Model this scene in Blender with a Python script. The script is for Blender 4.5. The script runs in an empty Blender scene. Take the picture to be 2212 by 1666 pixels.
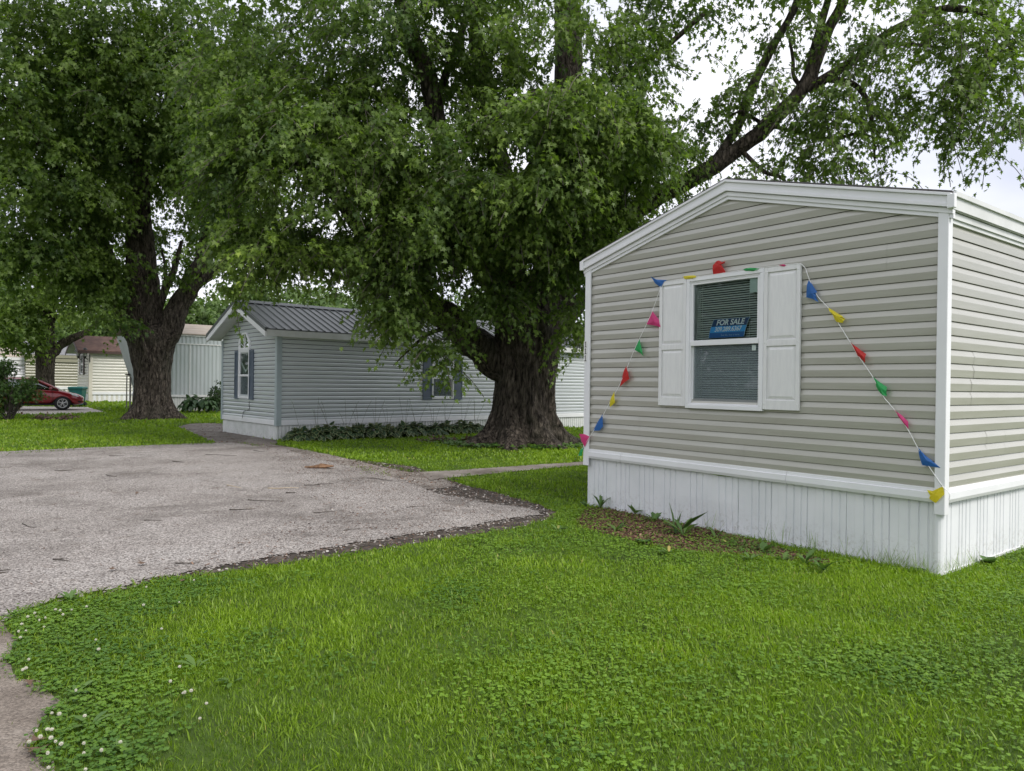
import bpy, bmesh, math, random
import numpy as np
from mathutils import Vector, Matrix, noise
R = math.radians
SC = bpy.context.scene
COL = SC.collection
random.seed(5)

# ------------------------------------------------------------------ camera
FPX, CX, CY, CAMH, ROLL = 1570.0, 1106.0, 833.0, 1.6, 0.0133
PITCH = -3.4/1570
cam_d = bpy.data.cameras.new('camera'); cam = bpy.data.objects.new('camera', cam_d); COL.objects.link(cam)
cam_d.sensor_width = 36; cam_d.lens = 36*FPX/2212; cam_d.clip_start = 0.05; cam_d.clip_end = 3000
c_, s_ = math.cos(ROLL), math.sin(ROLL)
fw = Vector((0, math.cos(PITCH), math.sin(PITCH)))
up0 = Vector((0, -math.sin(PITCH), math.cos(PITCH))); rt0 = Vector((1, 0, 0))
rt = c_*rt0 + s_*up0; up = -s_*rt0 + c_*up0
cam.matrix_world = Matrix(((rt.x, up.x, -fw.x, 0), (rt.y, up.y, -fw.y, 0), (rt.z, up.z, -fw.z, CAMH), (0, 0, 0, 1)))
SC.camera = cam
CAMP = Vector((0, 0, CAMH))

# ------------------------------------------------------------------ world, sun, exposure
SUN_EL, SUN_AZ = R(48), R(132)      # azimuth measured clockwise from +Y
w = bpy.data.worlds.new('World'); SC.world = w; w.use_nodes = True
nt = w.node_tree; nt.nodes.clear()
wo = nt.nodes.new('ShaderNodeOutputWorld'); bg = nt.nodes.new('ShaderNodeBackground')
sky = nt.nodes.new('ShaderNodeTexSky'); sky.sky_type = 'NISHITA'; sky.sun_disc = False
sky.sun_elevation = SUN_EL; sky.sun_rotation = SUN_AZ
tc = nt.nodes.new('ShaderNodeTexCoord'); mp = nt.nodes.new('ShaderNodeMapping'); mp.inputs['Scale'].default_value = (1, 1, 2.2)
nz = nt.nodes.new('ShaderNodeTexNoise'); nz.inputs['Scale'].default_value = 2.3; nz.inputs['Detail'].default_value = 5
rp = nt.nodes.new('ShaderNodeValToRGB')
rp.color_ramp.elements[0].position = .35; rp.color_ramp.elements[0].color = (8.6, 9.0, 10.6, 1)
rp.color_ramp.elements[1].position = .62; rp.color_ramp.elements[1].color = (13.5, 13.6, 14.2, 1)
mx = nt.nodes.new('ShaderNodeMix'); mx.data_type = 'RGBA'; mx.inputs[0].default_value = .93
nt.links.new(tc.outputs['Generated'], mp.inputs[0]); nt.links.new(mp.outputs[0], nz.inputs[0])
nt.links.new(nz.outputs[0], rp.inputs[0]); nt.links.new(sky.outputs[0], mx.inputs[6]); nt.links.new(rp.outputs[0], mx.inputs[7])
nt.links.new(mx.outputs[2], bg.inputs[0]); bg.inputs[1].default_value = .076
nt.links.new(bg.outputs[0], wo.inputs[0])
sd = bpy.data.lights.new('sun', 'SUN'); sd.energy = 2.6; sd.angle = R(22); sd.color = (1, .96, .9)
so = bpy.data.objects.new('sun', sd); COL.objects.link(so)
sdir = Vector((math.sin(SUN_AZ)*math.cos(SUN_EL), math.cos(SUN_AZ)*math.cos(SUN_EL), math.sin(SUN_EL)))
so.rotation_euler = sdir.to_track_quat('Z', 'Y').to_euler(); so.location = (10, -10, 30)
SC.view_settings.view_transform = 'Standard'; SC.view_settings.look = 'None'
SC.view_settings.exposure = 0.36; SC.view_settings.gamma = 1
SC.cycles.max_bounces = 7; SC.cycles.transparent_max_bounces = 12

# ------------------------------------------------------------------ survey helpers: photo position -> point of the place
def ray(px, py): return fw + rt*((px-CX)/FPX) + up*((CY-py)/FPX)
def at(px, py, Z):
    d = ray(px, py); return CAMP + d*(Z/d.y)
def G(px, py, z=0.0):
    d = ray(px, py); return CAMP + d*((z-CAMH)/d.z)
# ------------------------------------------------------------------ object helpers
def tag(o, label=None, cat=None, group=None, kind=None):
    if label: o['label'] = label
    if cat: o['category'] = cat
    if group: o['group'] = group
    if kind: o['kind'] = kind
    return o
def empty(name, loc=(0, 0, 0), rz=0, label=None, cat=None, group=None):
    o = bpy.data.objects.new(name, None); COL.objects.link(o); o.location = loc; o.rotation_euler = (0, 0, rz)
    o.empty_display_size = .1
    return tag(o, label, cat, group)
class MB:
    def __init__(s): s.v = []; s.f = []; s.m = []
    def add(s, vs, fs, mi=0):
        b = len(s.v); s.v += [tuple(p) for p in vs]; s.f += [tuple(b+i for i in f) for f in fs]; s.m += [mi]*len(fs); return s
    def box(s, a, b, mi=0):
        x0, y0, z0 = a; x1, y1, z1 = b
        return s.add([(x0,y0,z0),(x1,y0,z0),(x1,y1,z0),(x0,y1,z0),(x0,y0,z1),(x1,y0,z1),(x1,y1,z1),(x0,y1,z1)],
                     [(0,3,2,1),(4,5,6,7),(0,1,5,4),(1,2,6,5),(2,3,7,6),(3,0,4,7)], mi)
    def obox(s, c, ax, ay, az, mi=0):
        c = Vector(c); ax, ay, az = Vector(ax), Vector(ay), Vector(az)
        vs = [c-ax-ay-az, c+ax-ay-az, c+ax+ay-az, c-ax+ay-az, c-ax-ay+az, c+ax-ay+az, c+ax+ay+az, c-ax+ay+az]
        return s.add(vs, [(0,3,2,1),(4,5,6,7),(0,1,5,4),(1,2,6,5),(2,3,7,6),(3,0,4,7)], mi)
    def loft(s, rings, closed=True, caps=True, mi=0):
        n = len(rings[0]); vs = [p for r in rings for p in r]; fs = []
        for i in range(len(rings)-1):
            for j in range(n if closed else n-1):
                k = (j+1) % n; fs.append((i*n+j, i*n+k, (i+1)*n+k, (i+1)*n+j))
        if caps and closed: fs += [tuple(range(n))[::-1], tuple((len(rings)-1)*n+j for j in range(n))]
        return s.add(vs, fs, mi)
    def tube(s, pts, rad, seg=6, mi=0, jit=0, caps=True):
        pts = [Vector(p) for p in pts]; n = len(pts)
        if not hasattr(rad, '__len__'): rad = [rad]*n
        rings = []; prev = None
        for i, p in enumerate(pts):
            t = (pts[min(i+1, n-1)]-pts[max(i-1, 0)]).normalized()
            if prev is None: a = t.orthogonal().normalized()
            else: a = (prev - t*prev.dot(t)).normalized()
            prev = a; b = t.cross(a)
            rings.append([p+(a*math.cos(2*math.pi*j/seg)+b*math.sin(2*math.pi*j/seg))*rad[i]*(1+jit*noise.noise(p*1.7+a*j)) for j in range(seg)])
        return s.loft(rings, True, caps, mi)
    def ball(s, c, r, seg=8, rings=5, mi=0, jit=0):
        c = Vector(c); rr = r if hasattr(r, '__len__') else (r, r, r); L = []
        for i in range(rings+1):
            th = math.pi*i/rings*.998+.003
            L.append([c+Vector((rr[0]*math.sin(th)*math.cos(2*math.pi*j/seg), rr[1]*math.sin(th)*math.sin(2*math.pi*j/seg), rr[2]*math.cos(th)))*(1+jit*random.uniform(-1, 1)) for j in range(seg)])
        return s.loft(L, True, True, mi)
    def prism(s, poly, d, mi=0):
        d = Vector(d); n = len(poly); P = [Vector(p) for p in poly]
        return s.add(P+[p+d for p in P], [tuple(range(n))[::-1], tuple(range(n, 2*n))]+[(i, (i+1) % n, n+(i+1) % n, n+i) for i in range(n)], mi)
    def build(s, name, mats, parent=None, smooth=False, loc=None, cut=None, fixn=True):
        me = bpy.data.meshes.new(name); me.from_pydata(s.v, [], s.f)
        mats = mats if isinstance(mats, (list, tuple)) else [mats]
        for m in mats: me.materials.append(m)
        if len(mats) > 1: me.polygons.foreach_set('material_index', s.m)
        bm = bmesh.new(); bm.from_mesh(me)
        for co, no in (cut or []):
            bmesh.ops.bisect_plane(bm, geom=bm.verts[:]+bm.edges[:]+bm.faces[:], plane_co=co, plane_no=no, clear_outer=True)
        if fixn: bmesh.ops.recalc_face_normals(bm, faces=bm.faces)
        bm.to_mesh(me); bm.free()
        if smooth: me.polygons.foreach_set('use_smooth', [True]*len(me.polygons))
        o = bpy.data.objects.new(name, me); COL.objects.link(o)
        if parent: o.parent = parent
        if loc is not None: o.location = loc
        return o
def bevel(o, w=.004, seg=2):
    m = o.modifiers.new('bevel', 'BEVEL'); m.width = w; m.segments = seg; m.limit_method = 'ANGLE'; return o
def copy_tree(o, parent=None):
    c = o.copy(); COL.objects.link(c); c.parent = parent
    for ch in list(o.children): copy_tree(ch, c)
    return c

# ------------------------------------------------------------------ materials
def srgb(r, g, b):
    f = lambda v: (v/255/12.92 if v/255 <= .04045 else ((v/255+.055)/1.055)**2.4)
    return (f(r), f(g), f(b), 1)
def mat(name, col, rough=.6, col2=None, scale=5, detail=4, bump=0, bscale=30, stretch=(1, 1, 1), spec=.5, metal=0, contrast=(.35, .65), coat=0):
    m = bpy.data.materials.new(name); m.use_nodes = True; t = m.node_tree; b = t.nodes['Principled BSDF']
    b.inputs['Base Color'].default_value = col; b.inputs['Roughness'].default_value = rough
    b.inputs['Specular IOR Level'].default_value = spec; b.inputs['Metallic'].default_value = metal; b.inputs['Coat Weight'].default_value = coat; b.inputs['Coat Roughness'].default_value = .22 if coat < 1 else .03
    tcn = t.nodes.new('ShaderNodeTexCoord'); mpn = t.nodes.new('ShaderNodeMapping'); mpn.inputs['Scale'].default_value = stretch
    t.links.new(tcn.outputs['Object'], mpn.inputs[0])
    if col2:
        n = t.nodes.new('ShaderNodeTexNoise'); n.inputs['Scale'].default_value = scale; n.inputs['Detail'].default_value = detail
        r = t.nodes.new('ShaderNodeValToRGB'); r.color_ramp.elements[0].position, r.color_ramp.elements[1].position = contrast
        r.color_ramp.elements[0].color = col; r.color_ramp.elements[1].color = col2
        t.links.new(mpn.outputs[0], n.inputs[0]); t.links.new(n.outputs[0], r.inputs[0]); t.links.new(r.outputs[0], b.inputs['Base Color'])
    if bump:
        n = t.nodes.new('ShaderNodeTexNoise'); n.inputs['Scale'].default_value = bscale; n.inputs['Detail'].default_value = 6
        bp = t.nodes.new('ShaderNodeBump'); bp.inputs['Strength'].default_value = bump; bp.inputs['Distance'].default_value = .02
        t.links.new(mpn.outputs[0], n.inputs[0]); t.links.new(n.outputs[0], bp.inputs['Height']); t.links.new(bp.outputs[0], b.inputs['Normal'])
    return m
M = {}
def vinyl(name, c, c2, **k): k.setdefault('spec', .75); k.setdefault('coat', .35); return mat(name, c, .27, c2, 1.3, 5, .05, 60, (1, 1, 12), **k)
M['siding_taupe'] = vinyl('siding_taupe', (.375, .368, .318, 1), (.42, .412, .365, 1))
M['siding_blue'] = vinyl('siding_blue', (.52, .555, .57, 1), (.58, .61, .62, 1))
M['siding_cream'] = vinyl('siding_cream', (.60, .59, .53, 1), (.66, .65, .585, 1))
M['siding_olive'] = vinyl('siding_olive', (.24, .235, .17, 1), (.28, .275, .2, 1))
M['siding_white'] = vinyl('siding_white', (.62, .62, .66, 1), (.7, .7, .72, 1))
M['trim'] = mat('white_trim', (.74, .745, .76, 1), .4, (.79, .795, .81, 1), 2.5)
M['trim_old'] = mat('weathered_trim', (.6, .61, .6, 1), .55, (.7, .71, .71, 1), 3)
M['trim_cream'] = mat('cream_trim', (.58, .55, .46, 1), .5, (.63, .6, .52, 1), 3)
M['post_blue'] = mat('corner_post_blue', (.33, .39, .40, 1), .5, (.38, .44, .46, 1), 3)
def skirt_mat(name, c, c2, dirt, amount):
    m = mat(name, c, .5, c2, 3, 4, 0); t = m.node_tree; b = t.nodes['Principled BSDF']
    src = b.inputs['Base Color'].links[0].from_socket
    tcn = t.nodes.new('ShaderNodeTexCoord'); sp = t.nodes.new('ShaderNodeSeparateXYZ'); t.links.new(tcn.outputs['Object'], sp.inputs[0])
    n = t.nodes.new('ShaderNodeTexNoise'); n.inputs['Scale'].default_value = 28; n.inputs['Detail'].default_value = 8; n.inputs['Roughness'].default_value = .7
    n2 = t.nodes.new('ShaderNodeTexNoise'); n2.inputs['Scale'].default_value = 2.2
    mr = t.nodes.new('ShaderNodeMapRange'); mr.inputs[1].default_value = 0; mr.inputs[2].default_value = .32; mr.inputs[3].default_value = 1; mr.inputs[4].default_value = 0
    mu = t.nodes.new('ShaderNodeMath'); mu.operation = 'MULTIPLY'; mu2 = t.nodes.new('ShaderNodeMath'); mu2.operation = 'MULTIPLY'
    r = t.nodes.new('ShaderNodeMapRange'); r.inputs[1].default_value = .5; r.inputs[2].default_value = .68; r.inputs[4].default_value = amount
    ad = t.nodes.new('ShaderNodeMath'); ad.operation = 'ADD'; ad.inputs[1].default_value = .35
    t.links.new(tcn.outputs['Object'], n.inputs[0]); t.links.new(tcn.outputs['Object'], n2.inputs[0])
    t.links.new(n.outputs[0], r.inputs[0]); t.links.new(sp.outputs['Z'], mr.inputs[0]); t.links.new(mr.outputs[0], mu.inputs[0]); t.links.new(r.outputs[0], mu.inputs[1])
    t.links.new(n2.outputs[0], ad.inputs[0]); t.links.new(mu.outputs[0], mu2.inputs[0]); t.links.new(ad.outputs[0], mu2.inputs[1])
    x = t.nodes.new('ShaderNodeMix'); x.data_type = 'RGBA'; t.links.new(mu2.outputs[0], x.inputs[0]); t.links.new(src, x.inputs[6]); x.inputs[7].default_value = dirt
    t.links.new(x.outputs[2], b.inputs['Base Color']); return m
M['skirt'] = skirt_mat('white_skirting', (.70, .715, .735, 1), (.76, .77, .79, 1), (.28, .25, .2, 1), .8)
M['skirt_old'] = skirt_mat('aged_skirting', (.60, .62, .60, 1), (.70, .71, .70, 1), (.2, .19, .15, 1), .9)
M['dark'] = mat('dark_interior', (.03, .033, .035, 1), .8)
M['gap'] = mat('dark_gap', (.015, .015, .015, 1), .9)
M['shingle'] = mat('asphalt_shingles', (.05, .05, .05, 1), .9, (.09, .085, .08, 1), 25)
M['shingle_brown'] = mat('brown_shingles', (.085, .048, .04, 1), .9, (.13, .075, .06, 1), 3)
M['shingle_grey'] = mat('grey_shingles', (.14, .145, .155, 1), .9, (.2, .2, .21, 1), 6)
M['roof_tan'] = mat('weathered_tan_roof', (.3, .25, .2, 1), .8, (.42, .37, .31, 1), 3, 5, stretch=(.5, 4, 1))
M['metal_roof'] = mat('dark_metal_roof', (.095, .105, .108, 1), .4, (.12, .13, .132, 1), 2, metal=.25, spec=.6)
M['corrugated'] = mat('grey_corrugated_metal', (.40, .45, .45, 1), .5, (.46, .50, .51, 1), 1.5, 5, stretch=(1, 1, .4), metal=.1)
M['shutter_blue'] = mat('slate_blue_shutter', (.085, .115, .155, 1), .5, (.11, .14, .18, 1), 4)
M['shutter_brown'] = mat('brown_shutter', (.06, .035, .03, 1), .6)
M['shutter_white'] = mat('white_shutter', (.70, .70, .70, 1), .5, (.75, .75, .745, 1), 6, 5, .04, 80, (6, 6, 1))
M['blind'] = mat('white_blinds', (.58, .62, .60, 1), .5)
M['black'] = mat('black_metal', (.02, .02, .02, 1), .4)
M['cord'] = mat('white_cord', (.75, .75, .74, 1), .6)
M['navy'] = mat('navy_print', (.015, .045, .16, 1), .35); M['azure'] = mat('azure_print', (.06, .38, .85, 1), .35); M['mid'] = mat('royal_print', (.03, .14, .42, 1), .35)
M['ink_white'] = mat('white_ink', (.85, .87, .9, 1), .4); M['ink_pale'] = mat('pale_ink', (.35, .5, .7, 1), .4); M['paper'] = mat('pale_paper', (.5, .58, .56, 1), .6)
M['plate'] = mat('number_plate_white', (.7, .7, .68, 1), .5)
def glassm(name, tint=(.85, .93, .9, 1), base=0.0):
    m = bpy.data.materials.new(name); m.use_nodes = True; t = m.node_tree; t.nodes.clear()
    o = t.nodes.new('ShaderNodeOutputMaterial'); x = t.nodes.new('ShaderNodeMixShader'); tr = t.nodes.new('ShaderNodeBsdfTransparent'); tr.inputs[0].default_value = tint
    g = t.nodes.new('ShaderNodeBsdfGlossy'); g.inputs['Roughness'].default_value = .02; g.inputs[0].default_value = (.95, .98, 1, 1)
    f = t.nodes.new('ShaderNodeFresnel'); f.inputs[0].default_value = 1.55; a = t.nodes.new('ShaderNodeMath'); a.operation = 'ADD'; a.inputs[1].default_value = base
    t.links.new(f.outputs[0], a.inputs[0]); t.links.new(a.outputs[0], x.inputs[0]); t.links.new(tr.outputs[0], x.inputs[1]); t.links.new(g.outputs[0], x.inputs[2]); t.links.new(x.outputs[0], o.inputs[0])
    return m
M['glass'] = glassm('window_glass'); M['car_glass'] = glassm('car_glass', (.3, .36, .36, 1), .12)
def screenm():
    m = bpy.data.materials.new('insect_screen'); m.use_nodes = True; t = m.node_tree; b = t.nodes['Principled BSDF']
    b.inputs['Base Color'].default_value = (.12, .15, .17, 1); b.inputs['Roughness'].default_value = .6; b.inputs['Alpha'].default_value = .5
    return m
M['screen'] = screenm()
def flagm(name, c):
    m = bpy.data.materials.new(name); m.use_nodes = True; t = m.node_tree; t.nodes.clear()
    o = t.nodes.new('ShaderNodeOutputMaterial'); x = t.nodes.new('ShaderNodeMixShader'); x.inputs[0].default_value = .35
    p = t.nodes.new('ShaderNodeBsdfPrincipled'); p.inputs['Base Color'].default_value = c; p.inputs['Roughness'].default_value = .35
    n = t.nodes.new('ShaderNodeTexNoise'); n.inputs['Scale'].default_value = 35; bp = t.nodes.new('ShaderNodeBump'); bp.inputs['Strength'].default_value = .35; bp.inputs['Distance'].default_value = .01
    t.links.new(n.outputs[0], bp.inputs['Height']); t.links.new(bp.outputs[0], p.inputs['Normal'])
    l = t.nodes.new('ShaderNodeBsdfTranslucent'); l.inputs[0].default_value = c
    t.links.new(p.outputs[0], x.inputs[1]); t.links.new(l.outputs[0], x.inputs[2]); t.links.new(x.outputs[0], o.inputs[0]); return m
FL = {'red': flagm('red_plastic', (.62, .025, .02, 1)), 'yellow': flagm('yellow_plastic', (.8, .68, .03, 1)), 'green': flagm('green_plastic', (.03, .42, .11, 1)),
      'blue': flagm('blue_plastic', (.03, .16, .5, 1)), 'pink': flagm('pink_plastic', (.75, .06, .25, 1))}
def leafm(name, cA, cB, cC=None, trans=.3, rough=.5, backlit=None):
    """cA..cB chosen by the per-leaf 'tint' value; undersides a little paler, as on the real leaf"""
    m = bpy.data.materials.new(name); m.use_nodes = True; t = m.node_tree; t.nodes.clear()
    o = t.nodes.new('ShaderNodeOutputMaterial'); x = t.nodes.new('ShaderNodeMixShader'); x.inputs[0].default_value = trans
    at_ = t.nodes.new('ShaderNodeAttribute'); at_.attribute_name = 'tint'
    r = t.nodes.new('ShaderNodeValToRGB'); r.color_ramp.elements[0].color = cA; r.color_ramp.elements[1].color = cB
    if cC: e = r.color_ramp.elements.new(.93); e.color = cB; r.color_ramp.elements[2].color = cC
    g = t.nodes.new('ShaderNodeNewGeometry'); bm_ = t.nodes.new('ShaderNodeMix'); bm_.data_type = 'RGBA'
    h = t.nodes.new('ShaderNodeMath'); h.operation = 'MULTIPLY'; h.inputs[1].default_value = .3
    t.links.new(g.outputs['Backfacing'], h.inputs[0]); t.links.new(h.outputs[0], bm_.inputs[0])
    bm_.inputs[7].default_value = (cB[0]*1.3+.03, cB[1]*1.2+.03, cB[2]*1.5+.03, 1)
    p = t.nodes.new('ShaderNodeBsdfPrincipled'); p.inputs['Roughness'].default_value = rough; p.inputs['Specular IOR Level'].default_value = .35
    l = t.nodes.new('ShaderNodeBsdfTranslucent')
    br = t.nodes.new('ShaderNodeMix'); br.data_type = 'RGBA'; br.blend_type = 'MULTIPLY'; br.inputs[0].default_value = 1; br.inputs[7].default_value = (1.5, 1.7, .7, 1)
    t.links.new(at_.outputs['Fac'], r.inputs[0]); t.links.new(r.outputs[0], bm_.inputs[6]); t.links.new(bm_.outputs[2], p.inputs['Base Color'])
    t.links.new(r.outputs[0], br.inputs[6]); t.links.new(br.outputs[2], l.inputs[0])
    t.links.new(p.outputs[0], x.inputs[1]); t.links.new(l.outputs[0], x.inputs[2]); t.links.new(x.outputs[0], o.inputs[0]); return m
M['leaf_maple'] = leafm('maple_leaves', (.044, .088, .020, 1), (.18, .262, .046, 1), (.31, .39, .07, 1), trans=.42)
M['leaf_far'] = leafm('distant_leaves', (.05, .10, .025, 1), (.13, .20, .045, 1))
M['leaf_shrub'] = leafm('shrub_leaves', (.03, .07, .018, 1), (.08, .15, .03, 1), (.2, .06, .03, 1))
M['leaf_dark'] = leafm('dark_shrub_leaves', (.015, .04, .012, 1), (.04, .08, .02, 1))
M['dead'] = leafm('dead_leaves', (.08, .05, .035, 1), (.17, .11, .08, 1), trans=.1)
M['grass'] = leafm('grass_blades', (.07, .14, .012, 1), (.25, .375, .024, 1), (.38, .37, .10, 1), trans=.35, rough=.45)
M['clover'] = leafm('clover_leaves', (.06, .135, .025, 1), (.17, .29, .03, 1), trans=.3)
M['weed'] = leafm('weed_leaves', (.05, .11, .03, 1), (.12, .2, .05, 1), (.4, .33, .1, 1), trans=.25)
M['hosta'] = leafm('hosta_leaf_green', (.02, .05, .02, 1), (.045, .09, .028, 1), trans=.15)
M['hosta_edge'] = leafm('hosta_leaf_cream_edge', (.22, .27, .12, 1), (.38, .42, .24, 1), trans=.15)
M['twig'] = mat('twig_bark', (.045, .038, .032, 1), .85, (.1, .085, .07, 1), 12)
M['stalk'] = mat('dry_stalk', (.12, .12, .07, 1), .8)
def barkm(name, dark, light, moss):
    m = bpy.data.materials.new(name); m.use_nodes = True; t = m.node_tree; b = t.nodes['Principled BSDF']; b.inputs['Roughness'].default_value = .9; b.inputs['Specular IOR Level'].default_value = .2
    tcn = t.nodes.new('ShaderNodeTexCoord'); mpn = t.nodes.new('ShaderNodeMapping'); mpn.inputs['Scale'].default_value = (6, 6, 1.5)
    n = t.nodes.new('ShaderNodeTexNoise'); n.inputs['Scale'].default_value = 2.2; n.inputs['Detail'].default_value = 9; n.inputs['Roughness'].default_value = .68; n.inputs['Distortion'].default_value = .5
    vo = t.nodes.new('ShaderNodeTexVoronoi'); vo.feature = 'DISTANCE_TO_EDGE'; vo.inputs['Scale'].default_value = 2.4
    t.links.new(tcn.outputs['Object'], mpn.inputs[0])
    sw = t.nodes.new('ShaderNodeMix'); sw.data_type = 'RGBA'; sw.inputs[0].default_value = .35   # warp the plates
    t.links.new(mpn.outputs[0], sw.inputs[6]); t.links.new(n.outputs['Color'], sw.inputs[7])
    t.links.new(mpn.outputs[0], n.inputs[0]); t.links.new(sw.outputs[2], vo.inputs[0])
    r = t.nodes.new('ShaderNodeValToRGB'); r.color_ramp.elements[0].position = .38; r.color_ramp.elements[0].color = dark; r.color_ramp.elements[1].position = .64; r.color_ramp.elements[1].color = light
    n2 = t.nodes.new('ShaderNodeTexNoise'); n2.inputs['Scale'].default_value = 1.1; n2.inputs['Detail'].default_value = 5; r2 = t.nodes.new('ShaderNodeMapRange'); r2.inputs[1].default_value = .52; r2.inputs[2].default_value = .75; r2.inputs[4].default_value = .55
    x = t.nodes.new('ShaderNodeMix'); x.data_type = 'RGBA'; x.inputs[7].default_value = moss
    t.links.new(tcn.outputs['Object'], n2.inputs[0]); t.links.new(n2.outputs[0], r2.inputs[0]); t.links.new(r2.outputs[0], x.inputs[0])
    t.links.new(n.outputs[0], r.inputs[0]); t.links.new(r.outputs[0], x.inputs[6]); t.links.new(x.outputs[2], b.inputs['Base Color'])
    mr = t.nodes.new('ShaderNodeMapRange'); mr.inputs[2].default_value = .22; t.links.new(vo.outputs['Distance'], mr.inputs[0])
    ad = t.nodes.new('ShaderNodeMath'); ad.operation = 'ADD'; t.links.new(mr.outputs[0], ad.inputs[0]); t.links.new(n.outputs[0], ad.inputs[1])
    bp = t.nodes.new('ShaderNodeBump'); bp.inputs['Strength'].default_value = 1; bp.inputs['Distance'].default_value = .07
    t.links.new(ad.outputs[0], bp.inputs['Height']); t.links.new(bp.outputs[0], b.inputs['Normal']); return m
M['bark'] = barkm('maple_bark', (.016, .012, .010, 1), (.20, .165, .135, 1), (.085, .088, .06, 1))
# ground materials
def groundm(name, cols, sc, bump, vor=None):
    m = bpy.data.materials.new(name); m.use_nodes = True; t = m.node_tree; b = t.nodes['Principled BSDF']; b.inputs['Roughness'].default_value = .9; b.inputs['Specular IOR Level'].default_value = .25
    tcn = t.nodes.new('ShaderNodeTexCoord')
    n = t.nodes.new('ShaderNodeTexNoise'); n.inputs['Scale'].default_value = sc; n.inputs['Detail'].default_value = 8; n.inputs['Roughness'].default_value = .65
    r = t.nodes.new('ShaderNodeValToRGB'); r.color_ramp.elements[0].position = .3; r.color_ramp.elements[1].position = .7
    r.color_ramp.elements[0].color = cols[0]; r.color_ramp.elements[1].color = cols[-1]
    for i, c in enumerate(cols[1:-1]):
        e = r.color_ramp.elements.new(.3+.4*(i+1)/(len(cols)-1)); e.color = c
    t.links.new(tcn.outputs['Object'], n.inputs[0]); t.links.new(n.outputs[0], r.inputs[0]); out = r.outputs[0]; hs = n.outputs[0]
    if vor:
        vs, vc, dist = vor
        v = t.nodes.new('ShaderNodeTexVoronoi'); v.inputs['Scale'].default_value = vs; v.inputs['Randomness'].default_value = 1
        vr = t.nodes.new('ShaderNodeValToRGB'); vr.color_ramp.interpolation = 'CONSTANT'
        E = vr.color_ramp.elements; E[0].color = vc[0]; E[1].color = vc[1]; E[1].position = 1/len(vc)
        for i, c in enumerate(vc[2:]): e = E.new((i+2)/len(vc)); e.color = c
        sp = t.nodes.new('ShaderNodeSeparateColor'); t.links.new(tcn.outputs['Object'], v.inputs[0]); t.links.new(v.outputs['Color'], sp.inputs[0]); t.links.new(sp.outputs[0], vr.inputs[0])
        mu = t.nodes.new('ShaderNodeMix'); mu.data_type = 'RGBA'; mu.blend_type = 'MULTIPLY'; mu.inputs[0].default_value = 1
        t.links.new(out, mu.inputs[6]); t.links.new(vr.outputs[0], mu.inputs[7]); out = mu.outputs[2]
        iv = t.nodes.new('ShaderNodeMath'); iv.operation = 'SUBTRACT'; iv.inputs[0].default_value = 1; t.links.new(v.outputs['Distance'], iv.inputs[1]); hs = iv.outputs[0]
    bp = t.nodes.new('ShaderNodeBump'); bp.inputs['Strength'].default_value = bump; bp.inputs['Distance'].default_value = .008 if vor else .03
    t.links.new(hs, bp.inputs['Height']); t.links.new(bp.outputs[0], b.inputs['Normal']); t.links.new(out, b.inputs['Base Color']); return m
gv = lambda v, a=1, c=1: (v*a, v, v*c, 1)
M['ground'] = groundm('lawn_soil', [(.028, .045, .009, 1), (.05, .085, .012, 1), (.075, .125, .016, 1)], 1.6, .6)
M['soil'] = groundm('dark_soil', [(.025, .02, .017, 1), (.06, .05, .042, 1), (.16, .13, .11, 1)], 7, .9)
M['drive'] = groundm('chip_seal', [(.19, .172, .16, 1), (.30, .276, .26, 1), (.355, .333, .318, 1)], .55, .8, (85, [gv(.28, 1.1, .95), gv(.7), gv(1.25, 1.02, .98), gv(.95), gv(.5, 1.05, 1), gv(1.55), gv(.85), gv(1.1)], 1))
def stains(m, col, sc, lo, hi, amt):
    t = m.node_tree; b = t.nodes['Principled BSDF']; src = b.inputs['Base Color'].links[0].from_socket; tcn = t.nodes.new('ShaderNodeTexCoord')
    n = t.nodes.new('ShaderNodeTexNoise'); n.inputs['Scale'].default_value = sc; n.inputs['Detail'].default_value = 7; n.inputs['Roughness'].default_value = .7; n.inputs['Distortion'].default_value = .6
    r = t.nodes.new('ShaderNodeMapRange'); r.inputs[1].default_value = lo; r.inputs[2].default_value = hi; r.inputs[4].default_value = amt
    x = t.nodes.new('ShaderNodeMix'); x.data_type = 'RGBA'; x.inputs[7].default_value = col
    t.links.new(tcn.outputs['Object'], n.inputs[0]); t.links.new(n.outputs[0], r.inputs[0]); t.links.new(r.outputs[0], x.inputs[0]); t.links.new(src, x.inputs[6]); t.links.new(x.outputs[2], b.inputs['Base Color'])
stains(M['drive'], (.075, .064, .055, 1), .7, .50, .72, .7); stains(M['drive'], (.11, .08, .058, 1), 3.2, .58, .70, .65)
stains(M['siding_taupe'], (.25, .245, .2, 1), .9, .55, .9, .3)
M['road'] = groundm('old_road_surface', [(.11, .088, .073, 1), (.20, .17, .145, 1), (.29, .26, .235, 1)], 1.2, .6, (110, [gv(.75), gv(1), gv(1.15), gv(.9), gv(1.3)], 1))
M['concrete'] = groundm('worn_concrete', [(.10, .085, .07, 1), (.2, .175, .155, 1), (.3, .27, .245, 1)], 1.5, .5)
M['slab'] = groundm('pale_concrete', [(.36, .32, .28, 1), (.45, .41, .37, 1), (.5, .47, .43, 1)], 1.1, .3)
M['mulch'] = groundm('bark_mulch', [(.04, .022, .015, 1), (.13, .07, .045, 1), (.27, .16, .105, 1)], 26, 1)
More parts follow.
